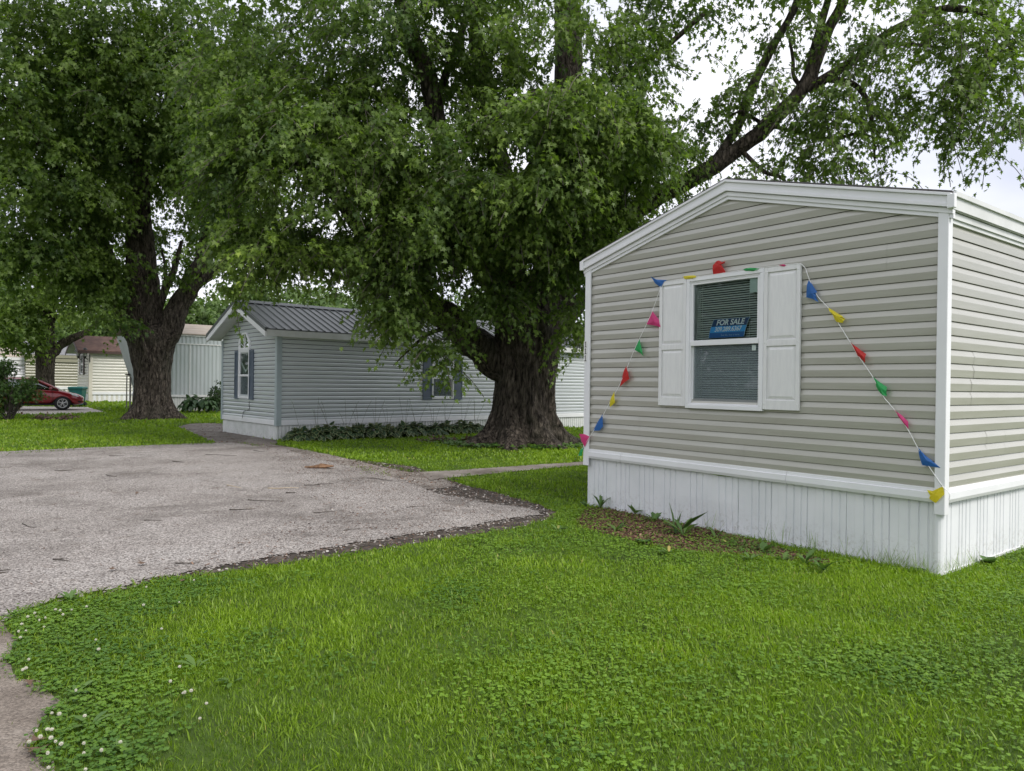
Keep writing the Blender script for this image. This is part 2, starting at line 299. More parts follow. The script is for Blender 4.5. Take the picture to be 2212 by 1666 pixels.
# ------------------------------------------------------------------ ground sheets
def inpoly(x, y, poly):
    x = np.asarray(x); y = np.asarray(y); r = np.zeros(x.shape, bool); n = len(poly)
    for i in range(n):
        x0, y0 = poly[i]; x1, y1 = poly[(i+1) % n]
        if y0 == y1: continue
        c = ((y0 > y) != (y1 > y)) & (x < (x1-x0)*(y-y0)/(y1-y0)+x0); r ^= c
    return r
def gp(pts, extra=()): return [tuple(G(*p))[:2] for p in pts]+list(extra)
def rough(poly, step=.12, amp=.035, seed=0, maxs=400):
    out = []
    for i in range(len(poly)):
        a = Vector(poly[i]); b = Vector(poly[(i+1) % len(poly)]); L = (b-a).length; k = max(1, min(maxs, int(L/step)))
        nn = Vector((-(b-a).y, (b-a).x)).normalized() if L > 0 else Vector((0, 0))
        for j in range(k):
            p = a+(b-a)*j/k; q = Vector((p.x*2.3, p.y*2.3, seed)); out.append(tuple(p+nn*(noise.noise(q)*amp*1.6+noise.noise(q*4.7)*amp*.8)))
    return out
def sheet(name, poly, z, m, label=None):
    bm = bmesh.new(); vs = [bm.verts.new((x, y, z)) for x, y in poly]; f = bm.faces.new(vs); bm.normal_update()
    if f.normal.z < 0: f.normal_flip()
    bmesh.ops.triangulate(bm, faces=[f])
    me = bpy.data.meshes.new(name); bm.to_mesh(me); bm.free(); me.materials.append(m)
    o = bpy.data.objects.new(name, me); COL.objects.link(o); o['kind'] = 'structure'
    if label: o['label'] = label
    return o
sheet('ground', [(-900, -300), (900, -300), (900, 1500), (-900, 1500)], 0, M['ground'])
P_DRIVE = gp([(-230, 988), (0, 977), (200, 968), (400, 960), (499, 957), (551, 963.6), (616, 971), (668, 989), (772, 1012), (860, 1034), (915, 1057), (985, 1077), (1070, 1090), (1130, 1099), (1166, 1107),
    (1160, 1113), (1105, 1121), (1040, 1133), (922, 1151), (830, 1165), (700, 1186), (515, 1216), (370, 1242), (250, 1273), (132, 1296), (40, 1322), (14, 1345), (-300, 1352), (-900, 1362)])
P_DRIVE = P_DRIVE + [(-16, P_DRIVE[-1][1]), (-30, 12)]
P_ROAD = gp([(-900, 1350), (-300, 1342), (14, 1336), (10, 1354), (34, 1381), (22, 1425), (38, 1472), (82, 1477), (88, 1490), (126, 1519), (98, 1549), (60, 1610), (70, 1630), (112, 1646), (118, 1690), (150, 1850)], [(-1.2, -2), (-14, -2)])
P_BARE = gp([(180, 1297), (250, 1279), (353, 1253), (515, 1235), (690, 1210), (850, 1184), (1044, 1152), (1120, 1141), (1192, 1120), (1204, 1107), (1165, 1090), (1080, 1066), (1010, 1050), (968, 1036), (900, 1010), (700, 985), (560, 965), (700, 1100)])
P_PATH = gp([(384, 922), (412, 916), (450, 914.5), (484, 916), (484, 931), (540, 942), (594, 951), (600, 962), (642, 969), (733, 987), (824, 1010), (887, 1021), (922, 1023), (968, 1034), (985, 1052),
    (922, 1058), (860, 1040), (772, 1020), (668, 996), (616, 978), (540, 966), (474, 960), (440, 948), (406, 933)])
P_WALK = gp([(905, 1022), (1000, 1016.5), (1100, 1009.5), (1164, 1005), (1262, 999), (1320, 995), (1320, 1003), (1262, 1007), (1191, 1013), (1080, 1024), (968, 1034), (930, 1040)])
P_MULCH = gp([(1248, 1128), (1262, 1102), (1330, 1096), (1420, 1112), (1520, 1140), (1620, 1168), (1720, 1196), (1790, 1212), (1790, 1222), (1740, 1216), (1660, 1202), (1560, 1196), (1480, 1190), (1395, 1176), (1330, 1158), (1275, 1146), (1250, 1136)])
P_PAD = gp([(40, 878), (190, 880), (232, 892), (110, 896), (-60, 897), (-260, 897), (-260, 878)])
sheet('soil_edge', rough(P_BARE, .1, .05, 3), .004, M['soil'])
sheet('path', rough(P_PATH, .12, .06, 4), .008, M['concrete'])
sheet('road', rough(P_ROAD, .1, .02, 5, 60), .006, M['road'])
sheet('driveway', rough(P_DRIVE, .045, .06, 6, 260), .0125, M['drive'])
sheet('walkway', rough(P_WALK, .15, .015, 7), .0165, M['concrete'])
sheet('mulch_bed', rough(P_MULCH, .06, .05, 8), .006, M['mulch'])
sheet('parking_pad', rough(P_PAD, .4, .05, 9), .008, M['slab'])

# ------------------------------------------------------------------ manufactured homes
# local frame of a home: x runs along its long side, y across the gable front, z up; origin at the corner nearest the viewer
def fmap(u, z, o): return (-o, u, z)          # gable front, facing -x
def smap(u, z, o): return (u, -o, z)          # long side, facing -y
def siding(mp, u0, u1, z0, z1, c=.121, o=.019, holes=(), seed=0, joints=True, gap=.003):
    b = MB(); rng = random.Random(seed); n = int(math.ceil((z1-z0)/c)); jts = None
    for k in range(n):
        a = z0+k*c; t = a+c
        prof = [(a+.006, o*.2), (a, o*.58), (a+.003, o*.66), (a+c*.54, o), (a+c*.585, o*.9), (t-gap, .001), (t-gap, -.004)]
        segs = [(u0, u1)]
        for (h0, h1, hz0, hz1) in holes:
            if a >= hz0-.001 and t <= hz1+.001:
                segs = [q for s in segs for q in ((s[0], min(s[1], h0)), (max(s[0], h1), s[1])) if q[1]-q[0] > .01]
        if k % 2 == 0: jts = [rng.uniform(u0, u1) for _ in range(max(1, int((u1-u0)/3.7)))] if joints else []
        for s0, s1 in segs:
            cuts = [s0]+sorted(j for j in jts if s0+.15 < j < s1-.15)+[s1]
            for i in range(len(cuts)-1):
                e = .0014*(i % 2); p = cuts[i]-(.02 if i else 0); q = cuts[i+1]
                w1, w2 = rng.uniform(-.0008, .0008), rng.uniform(-.0008, .0008)
                vs = [mp(p, z, oo+e+(w1 if oo > .001 else 0)) for z, oo in prof]+[mp(q, z, oo+e+(w2 if oo > .001 else 0)) for z, oo in prof]
                m = len(prof); b.add(vs, [(j, j+1, m+j+1, m+j) for j in range(m-1)])
                if i: b.add([mp(p-.0015, z, oo+.0022) for z, oo in prof[1:]]+[mp(p+.0015, z, oo+.0022) for z, oo in prof[1:]], [(j, j+1, m+j, m-1+j) for j in range(m-3)])
    return b
def ribs(mp, u0, u1, z0, z1, pitch=.4, o=0, bends=(), seed=2):
    """vertical ribbed skirting; bends = {panel index: (lean, drop)}"""
    b = MB(); n = int(math.ceil((u1-u0)/pitch)); bends = dict(bends); rng = random.Random(seed)
    pat = [(0, -.014), (.012, .004), (.13, .004), (.15, -.010), (.165, -.010), (.18, .004), (.33, .004), (.35, -.012), (.365, -.012), (.38, .004), (.54, .004), (.56, -.010), (.575, -.010), (.59, .004), (.78, .005), (.80, .001), (.985, .001), (1.0, -.014)]
    for k in range(n):
        lean, drop = bends.get(k, (rng.uniform(-.002, .002), 0)); bulge = .012 if k in bends else 0
        top, mid, bot = [], [], []
        for f, d in pat:
            d = d*.85
            u = u0+(k+f)*pitch
            if u > u1: u = u1
            zt = z1-drop*(1-abs(f-.5)) if drop else z1
            lf = lean*f*(1.6-f) if k in bends else lean; top.append(mp(u+lf, zt, o+d+bulge*.3)); mid.append(mp(u+lf*.5, (z0+z1)/2, o+d+bulge)); bot.append(mp(u, z0, o+d))
        b.loft([bot, mid, top], closed=False)
    return b
def corrug(mp, u0, u1, z0, z1, pitch, amp, o=0, topshift=0):
    b = MB(); n = int((u1-u0)/pitch)*6; pts = [(u0+(u1-u0)*i/n, amp*(.5+.5*math.tanh(2.2*math.cos(2*math.pi*i/6)))) for i in range(n+1)]
    return b.loft([[mp(u, z0, o+d) for u, d in pts], [mp(u, z1, o+d+topshift) for u, d in pts]], closed=False)
def slope_poly(W, ez, rz, ov, t=0): ...
def louver_shutter(mp, u0, u1, z0, z1, o, m, parent):
    b = MB(); fr = .035
    def bx(a0, a1, c0, c1, oo, th):
        p = [mp(a0, c0, oo), mp(a1, c0, oo), mp(a1, c1, oo), mp(a0, c1, oo)]; q = [mp(a0, c0, oo+th), mp(a1, c0, oo+th), mp(a1, c1, oo+th), mp(a0, c1, oo+th)]
        b.add(p+q, [(0,1,2,3),(7,6,5,4),(0,4,5,1),(1,5,6,2),(2,6,7,3),(3,7,4,0)])
    bx(u0, u0+fr, z0, z1, o, .03); bx(u1-fr, u1, z0, z1, o, .03)
    zm = (z0+z1)/2
    for c0, c1 in ((z0, z0+.07), (zm-.03, zm+.03), (z1-.06, z1)): bx(u0+fr, u1-fr, c0, c1, o, .028)
    bx(u0+fr, u1-fr, z0+.07, z1-.06, o, .006)
    for a, c in ((z0+.07, zm-.03), (zm+.03, z1-.06)):
        n = int((c-a)/.036)
        for i in range(n):
            z = a+(i+.5)*(c-a)/n; s = .015
            b.add([mp(u0+fr, z-s, o+.024), mp(u1-fr, z-s, o+.024), mp(u1-fr, z+s, o+.008), mp(u0+fr, z+s, o+.008)], [(0, 1, 2, 3)])
    return b.build('shutter', m, parent)
def mbox(b, mp, a0, a1, c0, c1, oo, th, mi=0):
    p = [mp(a0, c0, oo), mp(a1, c0, oo), mp(a1, c1, oo), mp(a0, c1, oo)]; q = [mp(a0, c0, oo+th), mp(a1, c0, oo+th), mp(a1, c1, oo+th), mp(a0, c1, oo+th)]
    return b.add(p+q, [(0,1,2,3),(7,6,5,4),(0,4,5,1),(1,5,6,2),(2,6,7,3),(3,7,4,0)], mi)
def mframe(b, mp, u0, u1, z0, z1, wd, o, th):
    mbox(b, mp, u0, u1, z1-wd, z1, o, th); mbox(b, mp, u0, u1, z0, z0+wd, o, th)
    mbox(b, mp, u0, u0+wd, z0+wd, z1-wd, o, th); mbox(b, mp, u1-wd, u1, z0+wd, z1-wd, o, th); return b
def window(mp, u0, u1, z0, z1, parent, fm, o=.02, mid=None, slat=.025, screen=True, deep=.05, blinds=True):
    """double hung window: outer frame, sashes, panes, blinds, screen"""
    zm = mid if mid else (z0+z1)/2
    f = MB(); mframe(f, mp, u0, u1, z0, z1, .045, -.02, .02+o+.022); mframe(f, mp, u0+.045, u1-.045, z0+.045, z1-.045, .018, -.02, .02+o+.008)
    w = bevel(f.build('window', fm, parent), .004, 2)
    a0, a1 = u0+.063, u1-.063
    s = MB(); mframe(s, mp, a0, a1, zm-.02, z1-.063, .022, -.01, .01+o+.004); mframe(s, mp, a0, a1, z0+.063, zm+.018, .02, -.025, .03)
    mbox(s, mp, a0, a1, zm-.03, zm+.03, -.005, .005+o+.012); bevel(s.build('sash', fm, w), .003, 2)
    p = MB(); p.add([mp(a0+.02, zm+.02, .012), mp(a1-.02, zm+.02, .012), mp(a1-.02, z1-.08, .012), mp(a0+.02, z1-.08, .012)], [(0, 1, 2, 3)]); p.build('pane', M['glass'], w)
    p = MB(); p.add([mp(a0+.02, z0+.08, -.005), mp(a1-.02, z0+.08, -.005), mp(a1-.02, zm-.03, -.005), mp(a0+.02, zm-.03, -.005)], [(0, 1, 2, 3)]); p.build('pane', M['glass'], w)
    if screen:
        p = MB(); p.add([mp(a0+.02, z0+.08, .01), mp(a1-.02, z0+.08, .01), mp(a1-.02, zm-.03, .01), mp(a0+.02, zm-.03, .01)], [(0, 1, 2, 3)]); p.build('insect_screen', M['screen'], w)
    if blinds:
        b = MB(); n = int((z1-z0-.16)/slat)
        for i in range(n):
            z = z0+.085+i*slat; dz = .0085+.001*math.sin(i*1.7)
            b.add([mp(a0+.055, z-dz, -deep+.010), mp(a1-.012, z-dz, -deep+.010), mp(a1-.012, z+dz, -deep-.008), mp(a0+.055, z+dz, -deep-.008)], [(0, 1, 2, 3)])
        for u in (a0+.16, a1-.1): mbox(b, mp, u, u+.003, z0+.08, z1-.08, -deep+.012, .002)
        b.build('blind', M['blind'], w)
    j = MB(); mframe(j, mp, a0-.01, a1+.01, z0+.05, z1-.05, .03, -.11, .09); j.build('jamb', M['trim_old'], w)
    return w

def roof_shell(b, x0, x1, W, ez, rz, ov, th):
    """two roof slopes, ez at the eave edge (y=-ov), rz at the ridge"""
    prof = [(-ov, ez), (W/2, rz), (W+ov, ez), (W+ov, ez-th), (W/2, rz-th), (-ov, ez-th)]
    b.loft([[(x0, y, z) for y, z in prof], [(x1, y, z) for y, z in prof]], closed=True, caps=False)
    n = 6
    for x in (x0, x1): b.add([(x, y, z) for y, z in prof], [(0, 1, 4, 5), (1, 2, 3, 4)])
    return b
def zat(y, W, ez, rz, ov): return ez+(rz-ez)*(1-abs(y-W/2)/(W/2+ov))
# ---------------- the home for sale
HN = empty('mobile_home', (G(2033, 1246).x, G(2033, 1246).y, 0), math.atan2(.608, .794),
    'taupe vinyl sided single wide mobile home with white panelled shutters and bunting, nearest the camera', 'mobile home')
HNM = Matrix.Translation(HN.location) @ Matrix.Rotation(HN.rotation_euler.z, 4, 'Z'); HNI = HNM.inverted()
def hf(px, py, o=0.02, side=False):
    c = HNI @ CAMP; d = (HNI.to_3x3() @ ray(px, py))
    t = ((-o-c.x)/d.x) if not side else ((-o-c.y)/d.y)
    return c+d*t
W = hf(1268, 900).y; ZT = (hf(1266, 988).z+hf(2015, 1086).z)/2
EZ = (hf(2048, 416).z+hf(1264, 562).z)/2; RZ = hf(1572, 387).z
print('near home W', W, 'trim z', ZT, 'eave', EZ, hf(2048, 416).z, hf(1264, 562).z, 'ridge', RZ, hf(1572, 387).y)
wy0 = (hf(1653, 580).y+hf(1650.7, 888).y)/2; wy1 = (hf(1485.7, 602).y+hf(1484, 882).y)/2
wz0 = (hf(1650.7, 888).z+hf(1484, 882).z)/2; wz1 = (hf(1653.3, 580).z+hf(1485.7, 602).z)/2
wm = (hf(1490, 741).z+hf(1648, 737).z)/2
print('window', wy0, wy1, wz0, wz1, wm, hf(1653, 580), hf(1650, 888), hf(1486, 602), hf(1484, 882))
LN = 15.0; OV = .07
zs0 = ZT+.11
hole = (wy0+.03, wy1-.03, wz0+.01, wz1-.01)
b = siding(fmap, 0, W, zs0, RZ, holes=[hole], seed=11)
pl = [(Vector((0, W/2, RZ-.2)), Vector((0, -(RZ-EZ)/(W/2+OV), 1)).normalized()), (Vector((0, W/2, RZ-.2)), Vector((0, (RZ-EZ)/(W/2+OV), 1)).normalized())]
b.build('siding', M['siding_taupe'], HN, cut=pl, fixn=False)
siding(smap, 0, LN, zs0, EZ-.2, seed=12).build('siding', M['siding_taupe'], HN, fixn=False)
b = MB(); zc = EZ-.12
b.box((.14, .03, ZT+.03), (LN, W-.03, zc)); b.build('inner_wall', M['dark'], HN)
b = MB()     # wall sheathing behind the siding, around the window opening
for y0, y1, z0, z1 in ((.0, wy0+.03, ZT+.03, zc), (wy1-.03, W, ZT+.03, zc), (wy0+.03, wy1-.03, ZT+.03, wz0+.01), (wy0+.03, wy1-.03, wz1-.01, zc)): b.box((.0045, y0+.001, z0), (.13, y1-.001, z1))
b.prism([(.0055, .0, zc+.001), (.0055, W, zc+.001), (.0055, W/2, RZ-.07)], (.12, 0, 0)); b.box((.131, .0055, ZT+.03), (LN, .029, zc-.01)); b.box((.131, W-.029, ZT+.03), (LN, W-.003, zc-.01))
b.box((LN+.001, .003, ZT+.03), (LN+.03, W-.003, zc-.01))
b.build('wall', M['gap'], HN)  # sheathing coloured near-black: paints shade into the slits between siding courses
# roof
b = MB(); roof_shell(b, -.075, LN+.1, W, EZ, RZ, OV, .02); b.build('roof', M['shingle'], HN)
b = MB()
def rake(b, x0, x1, d0, d1, Y0=-OV, W_=W, ez=EZ, rz=RZ, ov=OV):
    for ya, yb in ((Y0, W_/2), (W_/2, W_-Y0)):
        za, zb = zat(ya, W_, ez, rz, ov), zat(yb, W_, ez, rz, ov)
        b.add([(x0, ya, za-d0), (x0, yb, zb-d0), (x0, yb, zb-d1), (x0, ya, za-d1), (x1, ya, za-d0), (x1, yb, zb-d0), (x1, yb, zb-d1), (x1, ya, za-d1)],
              [(0,1,2,3),(7,6,5,4),(0,4,5,1),(3,2,6,7),(0,3,7,4),(1,5,6,2)])
rake(b, -.095, .0, .021, .045); rake(b, -.075, .0, .045, .108); rake(b, -.082, .0, .108, .140); rake(b, -.052, .0, .145, .190)
rake(b, -.04, .0, .140, .145)
rake(b, -.036, .0, .190, .228)
bevel(b.build('rake_trim', M['trim'], HN), .004, 2)
b = MB(); b.box((-.05, -.095, EZ-.045), (LN+.1, -.069, EZ-.004)); b.box((-.05, -.075, EZ-.15), (LN+.1, -.062, EZ-.0455)); b.box((-.03, -.06, EZ-.156), (LN+.1, -.02, EZ-.15))
b.box((.0, -.045, EZ-.215), (LN+.1, -.001, EZ-.165)); b.box((.0, -.03, EZ-.25), (LN+.1, -.001, EZ-.2155))
b.box((-.05, W+.069, EZ-.15), (LN+.1, W+.095, EZ-.004)); b.build('fascia', M['trim_old'], HN)
for ya, yb in ((-.1, -.04), (W+.04, W+.1)): b = MB(); b.box((-.098, ya, EZ-.148), (-.05, yb, EZ-.03)); bevel(b.build('gutter_end', M['trim'], HN), .004)
# corner posts
b = MB(); zb = ZT-.10
b.box((-.045, -.037, zb), (-.021, .048, EZ-.156)); b.box((-.0445, -.0385, zb), (.038, -.022, EZ-.156)); bevel(b.build('corner_post', M['trim'], HN), .006, 3)
b = MB(); b.box((-.045, W-.06, zb), (-.021, W+.04, EZ-.156)); b.box((-.0445, W+.022, zb), (.06, W+.0415, EZ-.156)); bevel(b.build('corner_post', M['trim'], HN), .006, 3)
# bottom trim band
def band(b, mp, u0, u1, cuts):
    c = [u0]+cuts+[u1]
    for i in range(len(c)-1):
        a0, a1 = c[i]+(.004 if i else 0), c[i+1]
        prof = [(ZT, .012), (ZT, .03), (ZT+.03, .042), (ZT+.085, .040), (ZT+.088, .026), (ZT+.096, .026), (ZT+.122, .024), (ZT+.124, .012)]
        b.loft([[mp(a0, z, o) for z, o in prof], [mp(a1, z, o) for z, o in prof]], True, True)
b = MB(); cutu = hf(1247+555*.2697, 990).y
band(b, fmap, .046, W-.058, [W*.33, hf(1193+550*.2696, 990, .03).y]); b.build('bottom_trim', M['trim'], HN)
b = MB(); band(b, smap, .036, LN, [3.8, 7.5]); b.build('bottom_trim', M['trim'], HN)
# skirting
b = ribs(fmap, .05, W+.01, .02, ZT+.01, .40, -.02, bends={5: (.035, .03), 6: (.02, .022)}); b.build('skirting', M['skirt'], HN, fixn=False)
b = ribs(smap, .0, LN, .02, ZT+.01, .40, -.02, seed=4); b.build('skirting', M['skirt'], HN, fixn=False)
b = MB(); b.box((-.012, -.0, 0), (.004, W, .022)); b.box((.004, .006, 0), (LN, .022, .022)); b.tube([(.035, .04, 0.01), (.035, .04, ZT)], .046, 14)
b.build('skirting_rail', M['skirt'], HN)
window(fmap, wy0, wy1, wz0, wz1, HN, M['trim'], .03, wm, .0255)
def panel_shutter(u0, u1, z0, z1, zm):
    b = MB(); o = .022; fr = .05; mb_ = lambda *a: mbox(b, fmap, *a)
    mb_(u0, u1, z0, z1, o, .012)
    mb_(u0, u0+fr*.8, z0, z1, o+.012, .018); mb_(u1-fr*.8, u1, z0, z1, o+.012, .018)
    for c0, c1 in ((z0, z0+.10), (zm-.045, zm+.02), (z1-.05, z1)): mb_(u0+fr*.8, u1-fr*.8, c0, c1, o+.012, .017)
    for c0, c1 in ((z0+.105, zm-.05), (zm+.025, z1-.055)):
        a0, a1 = u0+fr*.8+.005, u1-fr*.8-.005; k = .035
        b.loft([[fmap(a0, c0, o+.012), fmap(a1, c0, o+.012), fmap(a1, c1, o+.012), fmap(a0, c1, o+.012)],
                [fmap(a0+k, c0+k, o+.026), fmap(a1-k, c0+k, o+.026), fmap(a1-k, c1-k, o+.026), fmap(a0+k, c1-k, o+.026)]])
    s = bevel(b.build('shutter', M['shutter_white'], HN), .003, 2)
    for u in (u0+.02, u1-.02):
        for z in (z0+.06, zm-.01, z1-.05): b = MB(); b.ball(fmap(u, z, o+.031), .006, 6, 4); b.build('screw', M['trim_old'], s)
sz0 = (hf(1728, 887.7).z+hf(1426, 875.3).z)/2; sz1 = (hf(1734, 570).z+hf(1428.4, 610).z)/2
panel_shutter(hf(1731, 730).y, wy0-.003, sz0, sz1, wm-.02); panel_shutter(wy1+.003, hf(1427, 740).y, sz0, sz1, wm-.02)
# small papers on the panes
def card(mp, px0, py0, px1, py1, o, name, m, parent, skew=0):
    a = hf(px0, py0, o); c = hf(px1, py1, o); b = MB(); mbox(b, fmap, a.y, c.y, c.z, a.z, o, .002); return b.build(name, m, parent)
wn = [o for o in HN.children if o.name.startswith('window')][0]
card(fmap, 1620, 598, 1638, 631, .004, 'paper_notice', M['paper'], wn)
lk = card(fmap, 1624.5, 746, 1633, 757, .012, 'sticker', M['paper'], wn)
# house number on the left corner post
pl_ = MB(); na = hf(1265.5, 737, .046); nb = hf(1265.5, 782, .046); mbox(pl_, fmap, na.y-.034, na.y+.034, nb.z, na.z, .0455, .003); npl = pl_.build('address_plate', M['plate'], HN)
def text(s, name, size, m, parent, mat4, shear=0, off=0, align='CENTER', ext=.0008, sp=1, sx=1):
    c = bpy.data.curves.new(name, 'FONT'); c.body = s; c.size = size; c.shear = shear; c.offset = off; c.align_x = align; c.align_y = 'CENTER'; c.extrude = ext; c.space_character = sp
    t = bpy.data.objects.new(name, c); COL.objects.link(t); dg = bpy.context.evaluated_depsgraph_get(); me = bpy.data.meshes.new_from_object(t.evaluated_get(dg))
    bpy.data.objects.remove(t); me.name = name; me.materials.clear(); me.materials.append(m); me.transform(Matrix.Diagonal((sx, 1, 1, 1))); me.transform(mat4)
    o = bpy.data.objects.new(name, me); COL.objects.link(o); o.parent = parent; return o
FACE = Matrix(((0, 0, -1, 0), (-1, 0, 0, 0), (0, 1, 0, 0), (0, 0, 0, 1)))    # text x -> -y, text y -> z, facing -x
for i, py in enumerate((744.3, 759, 774)):
    c = hf(1265.5, py, .05); dg_ = MB(); y0 = na.y
    pass
for py in (744.3, 759, 774):
    c = hf(1265.5, py, .05); b = MB(); y0 = na.y; z = c.z; h = .038
    mbox(b, fmap, y0-.005, y0+.005, z-h, z+h, .0486, .002); mbox(b, fmap, y0-.016, y0-.0051, z-h, z-h+.010, .0486, .002); mbox(b, fmap, y0+.0051, y0+.016, z-h, z-h+.010, .0486, .002)
    b.add([fmap(y0+.0052, z+h-.001, .0506), fmap(y0+.0052, z+h-.013, .0506), fmap(y0+.016, z+h-.024, .0506), fmap(y0+.016, z+h-.014, .0506)], [(0, 1, 2, 3)])
    b.build('digit', M['black'], npl)
# ---------------- for sale sign standing behind the upper pane
sc = [hf(*p, -.012) for p in ((1543.3, 690.4), (1618.8, 684.6), (1606.8, 727.3), (1531.3, 730.5))]
zt_ = (sc[0].z+sc[1].z)/2; zb_ = (sc[2].z+sc[3].z)/2; yl0, yr0 = sc[0].y, sc[1].y; yl1, yr1 = sc[3].y, sc[2].y
SG = empty('for_sale_sign', HNM @ Vector((.012, (yl1+yr1)/2, zb_)), HN.rotation_euler.z, 'blue FOR SALE sign with curved sides and phone number behind the upper window pane', 'sign')
cy = (yl1+yr1)/2; H = zt_-zb_; Wd = ((yl0-yr0)+(yl1-yr1))/2; sk = ((yl0+yr0)/2-(yl1+yr1)/2)
def sy(t): return sk*(t**1.5)
def strip(name, t0, t1, m, d, parent, grow=0):
    b = MB(); n = 8; L = [(-d, sy(t0+(t1-t0)*i/n)+Wd/2+grow, H*(t0+(t1-t0)*i/n)) for i in range(n+1)]; Rr = [(-d, sy(t0+(t1-t0)*i/n)-Wd/2-grow, H*(t0+(t1-t0)*i/n)) for i in range(n+1)]
    b.loft([L, Rr], closed=False); return b.build(name, m, parent, fixn=False)
bd = MB(); n = 8
bd.prism([(0, sy(i/n)+Wd/2+.006, H*i/n) for i in range(n+1)]+[(0, sy(i/n)-Wd/2-.006, H*i/n) for i in range(n, -1, -1)], (.003, 0, 0)); bd.build('card', M['ink_pale'], SG)
strip('heading_band', .60, .985, M['navy'], .001, SG); strip('number_band', .27, .60, M['azure'], .001, SG); strip('tagline_band', 0, .27, M['mid'], .001, SG)
b = MB(); n = 14
for i in range(n):
    a0 = Wd*.34-Wd*.42*i/n; a1 = Wd*.34-Wd*.42*(i+1)/n; z = lambda k: H*(.585+.03*math.sin(k/n*math.pi*2)); 
    b.add([(-.0015, a0, z(i)), (-.0015, a1, z(i+1)), (-.0015, a1, z(i+1)+.006*math.sin((i+1)/n*math.pi)+.0002), (-.0015, a0, z(i)+.006*math.sin(i/n*math.pi)+.0002)], [(0, 1, 2, 3)])
b.build('wave_mark', M['azure'], SG)
def st(s, name, size, t, m, shear, off, dy=0, sx=1):
    return text(s, name, size, m, SG, Matrix.Translation((-.003, sy(t)+dy, H*t)) @ FACE, shear, off, ext=.0003, sx=sx)
st('FOR SALE', 'heading', H*.40, .79, M['ink_white'], .3, .0022, sx=Wd*.84/(H*.40*4.55)); st('309.289.6367', 'phone_number', H*.34, .435, M['ink_white'], .3, .0018, sx=Wd*.86/(H*.34*6.1))
st('live life, live it here.', 'tagline', H*.15, .12, M['ink_pale'], 0, .0, -Wd*.12, sx=1)
# ---------------- bunting
BU = empty('pennant_bunting', HNM @ Vector((-.05, W/2, ZT)), HN.rotation_euler.z, 'string of red, yellow, green, blue and pink pennants around the taupe home window', 'bunting')
def bl(px, py, o=.045):
    p = hf(px, py, o); return Vector((p.x+.05, p.y-W/2, p.z-ZT))
def curve_pts(P, n=6):
    out = []
    for i in range(len(P)-1):
        p0, p1, p2, p3 = P[max(i-1, 0)], P[i], P[i+1], P[min(i+2, len(P)-1)]
        for j in range(n):
            t = j/n; out.append(.5*((2*p1)+(-p0+p2)*t+(2*p0-5*p1+4*p2-p3)*t*t+(-p0+3*p1-3*p2+p3)*t**3))
    out.append(P[-1]); return out
cordp = [(1249, 985), (1262, 963), (1279, 936), (1299, 904), (1318, 868), (1341, 826), (1372, 752), (1397, 700), (1411, 667), (1427, 622), (1431, 611), (1485, 601), (1545, 593), (1610, 583), (1690, 573.5), (1733, 572),
    (1748, 603.5), (1766, 640), (1789, 665), (1810, 697), (1836, 739), (1859, 776), (1885, 814), (1905, 853), (1931, 884), (1960, 926), (1981, 965), (2008, 1010), (2036, 1051)]
b = MB(); b.tube(curve_pts([bl(x, y, .05) for x, y in cordp], 3), .004, 5); b.build('cord', M['cord'], BU, smooth=True)
b = MB(); b.tube(curve_pts([bl(2036, 1051, .05), bl(2045, 1060, .06), bl(2052, 1069, .055), bl(2050, 1080, .05)], 3), .003, 5); b.build('cord_end', M['cord'], BU)
def flag(col, pts, folds=.01, name='pennant'):
    """pennant from its outline; pts[0] lies on the cord, a middle ridge lifts off the wall"""
    folds *= .55
    V = [bl(x, y, .05+.004*(i % 2)) for i, (x, y) in enumerate(pts)]; c = sum(V, Vector())/len(V); c.x -= folds
    b = MB(); n = len(V); mids = []
    for i in range(n):
        m = (V[i]+V[(i+1) % n])/2; m.x -= folds*random.uniform(-.3, .9); mids.append(m)
    vs = V+mids+[c]; fs = []
    for i in range(n): fs += [(i, n+i, 2*n), (n+i, (i+1) % n, 2*n)]
    b.add(vs, fs); o = b.build(name, FL[col], BU, smooth=True, fixn=False)
    so_ = o.modifiers.new('sub', 'SUBSURF'); so_.levels = so_.render_levels = 2; so_.subdivision_type = 'SIMPLE'; return o
flag('pink', [(1250.7, 937.5), (1262, 938), (1274.7, 944), (1263, 964.9), (1256, 953)], .02)
flag('green', [(1261, 967), (1255, 969), (1249, 985), (1257, 985)], .015)
flag('blue', [(1302, 894.6), (1292, 910), (1281, 931), (1296, 930), (1302.5, 921)], .02)
flag('yellow', [(1327.5, 845.9), (1316.9, 868.5), (1317.6, 880), (1328.5, 870)], .02)
flag('red', [(1353, 790.5), (1348, 800), (1343.7, 818), (1339, 835.4), (1359.8, 818.5), (1357, 806)], .025)
flag('green', [(1381.4, 732.3), (1371, 755.8), (1382, 762), (1391, 770), (1387, 756)], .025)
flag('pink', [(1408.8, 671.9), (1396.5, 700.6), (1412, 703), (1427, 707), (1424, 692)], .025)
flag('blue', [(1404.9, 596.4), (1418, 604), (1440, 605.5), (1433, 612), (1428, 622), (1415, 612)], .03)
flag('yellow', [(1476, 597), (1500, 595), (1506, 598), (1497, 602), (1478, 604)], .04)
flag('red', [(1540.7, 592.8), (1540, 573), (1547, 565), (1553, 562.9), (1560, 566.5), (1569, 563), (1566, 569), (1557.5, 571), (1568.7, 589.6)], .03)
flag('green', [(1604.5, 582), (1622, 578.5), (1641, 580.5), (1628, 586), (1612, 586)], .04)
flag('pink', [(1682, 573), (1692, 571), (1699.5, 573), (1694, 576)], .035)
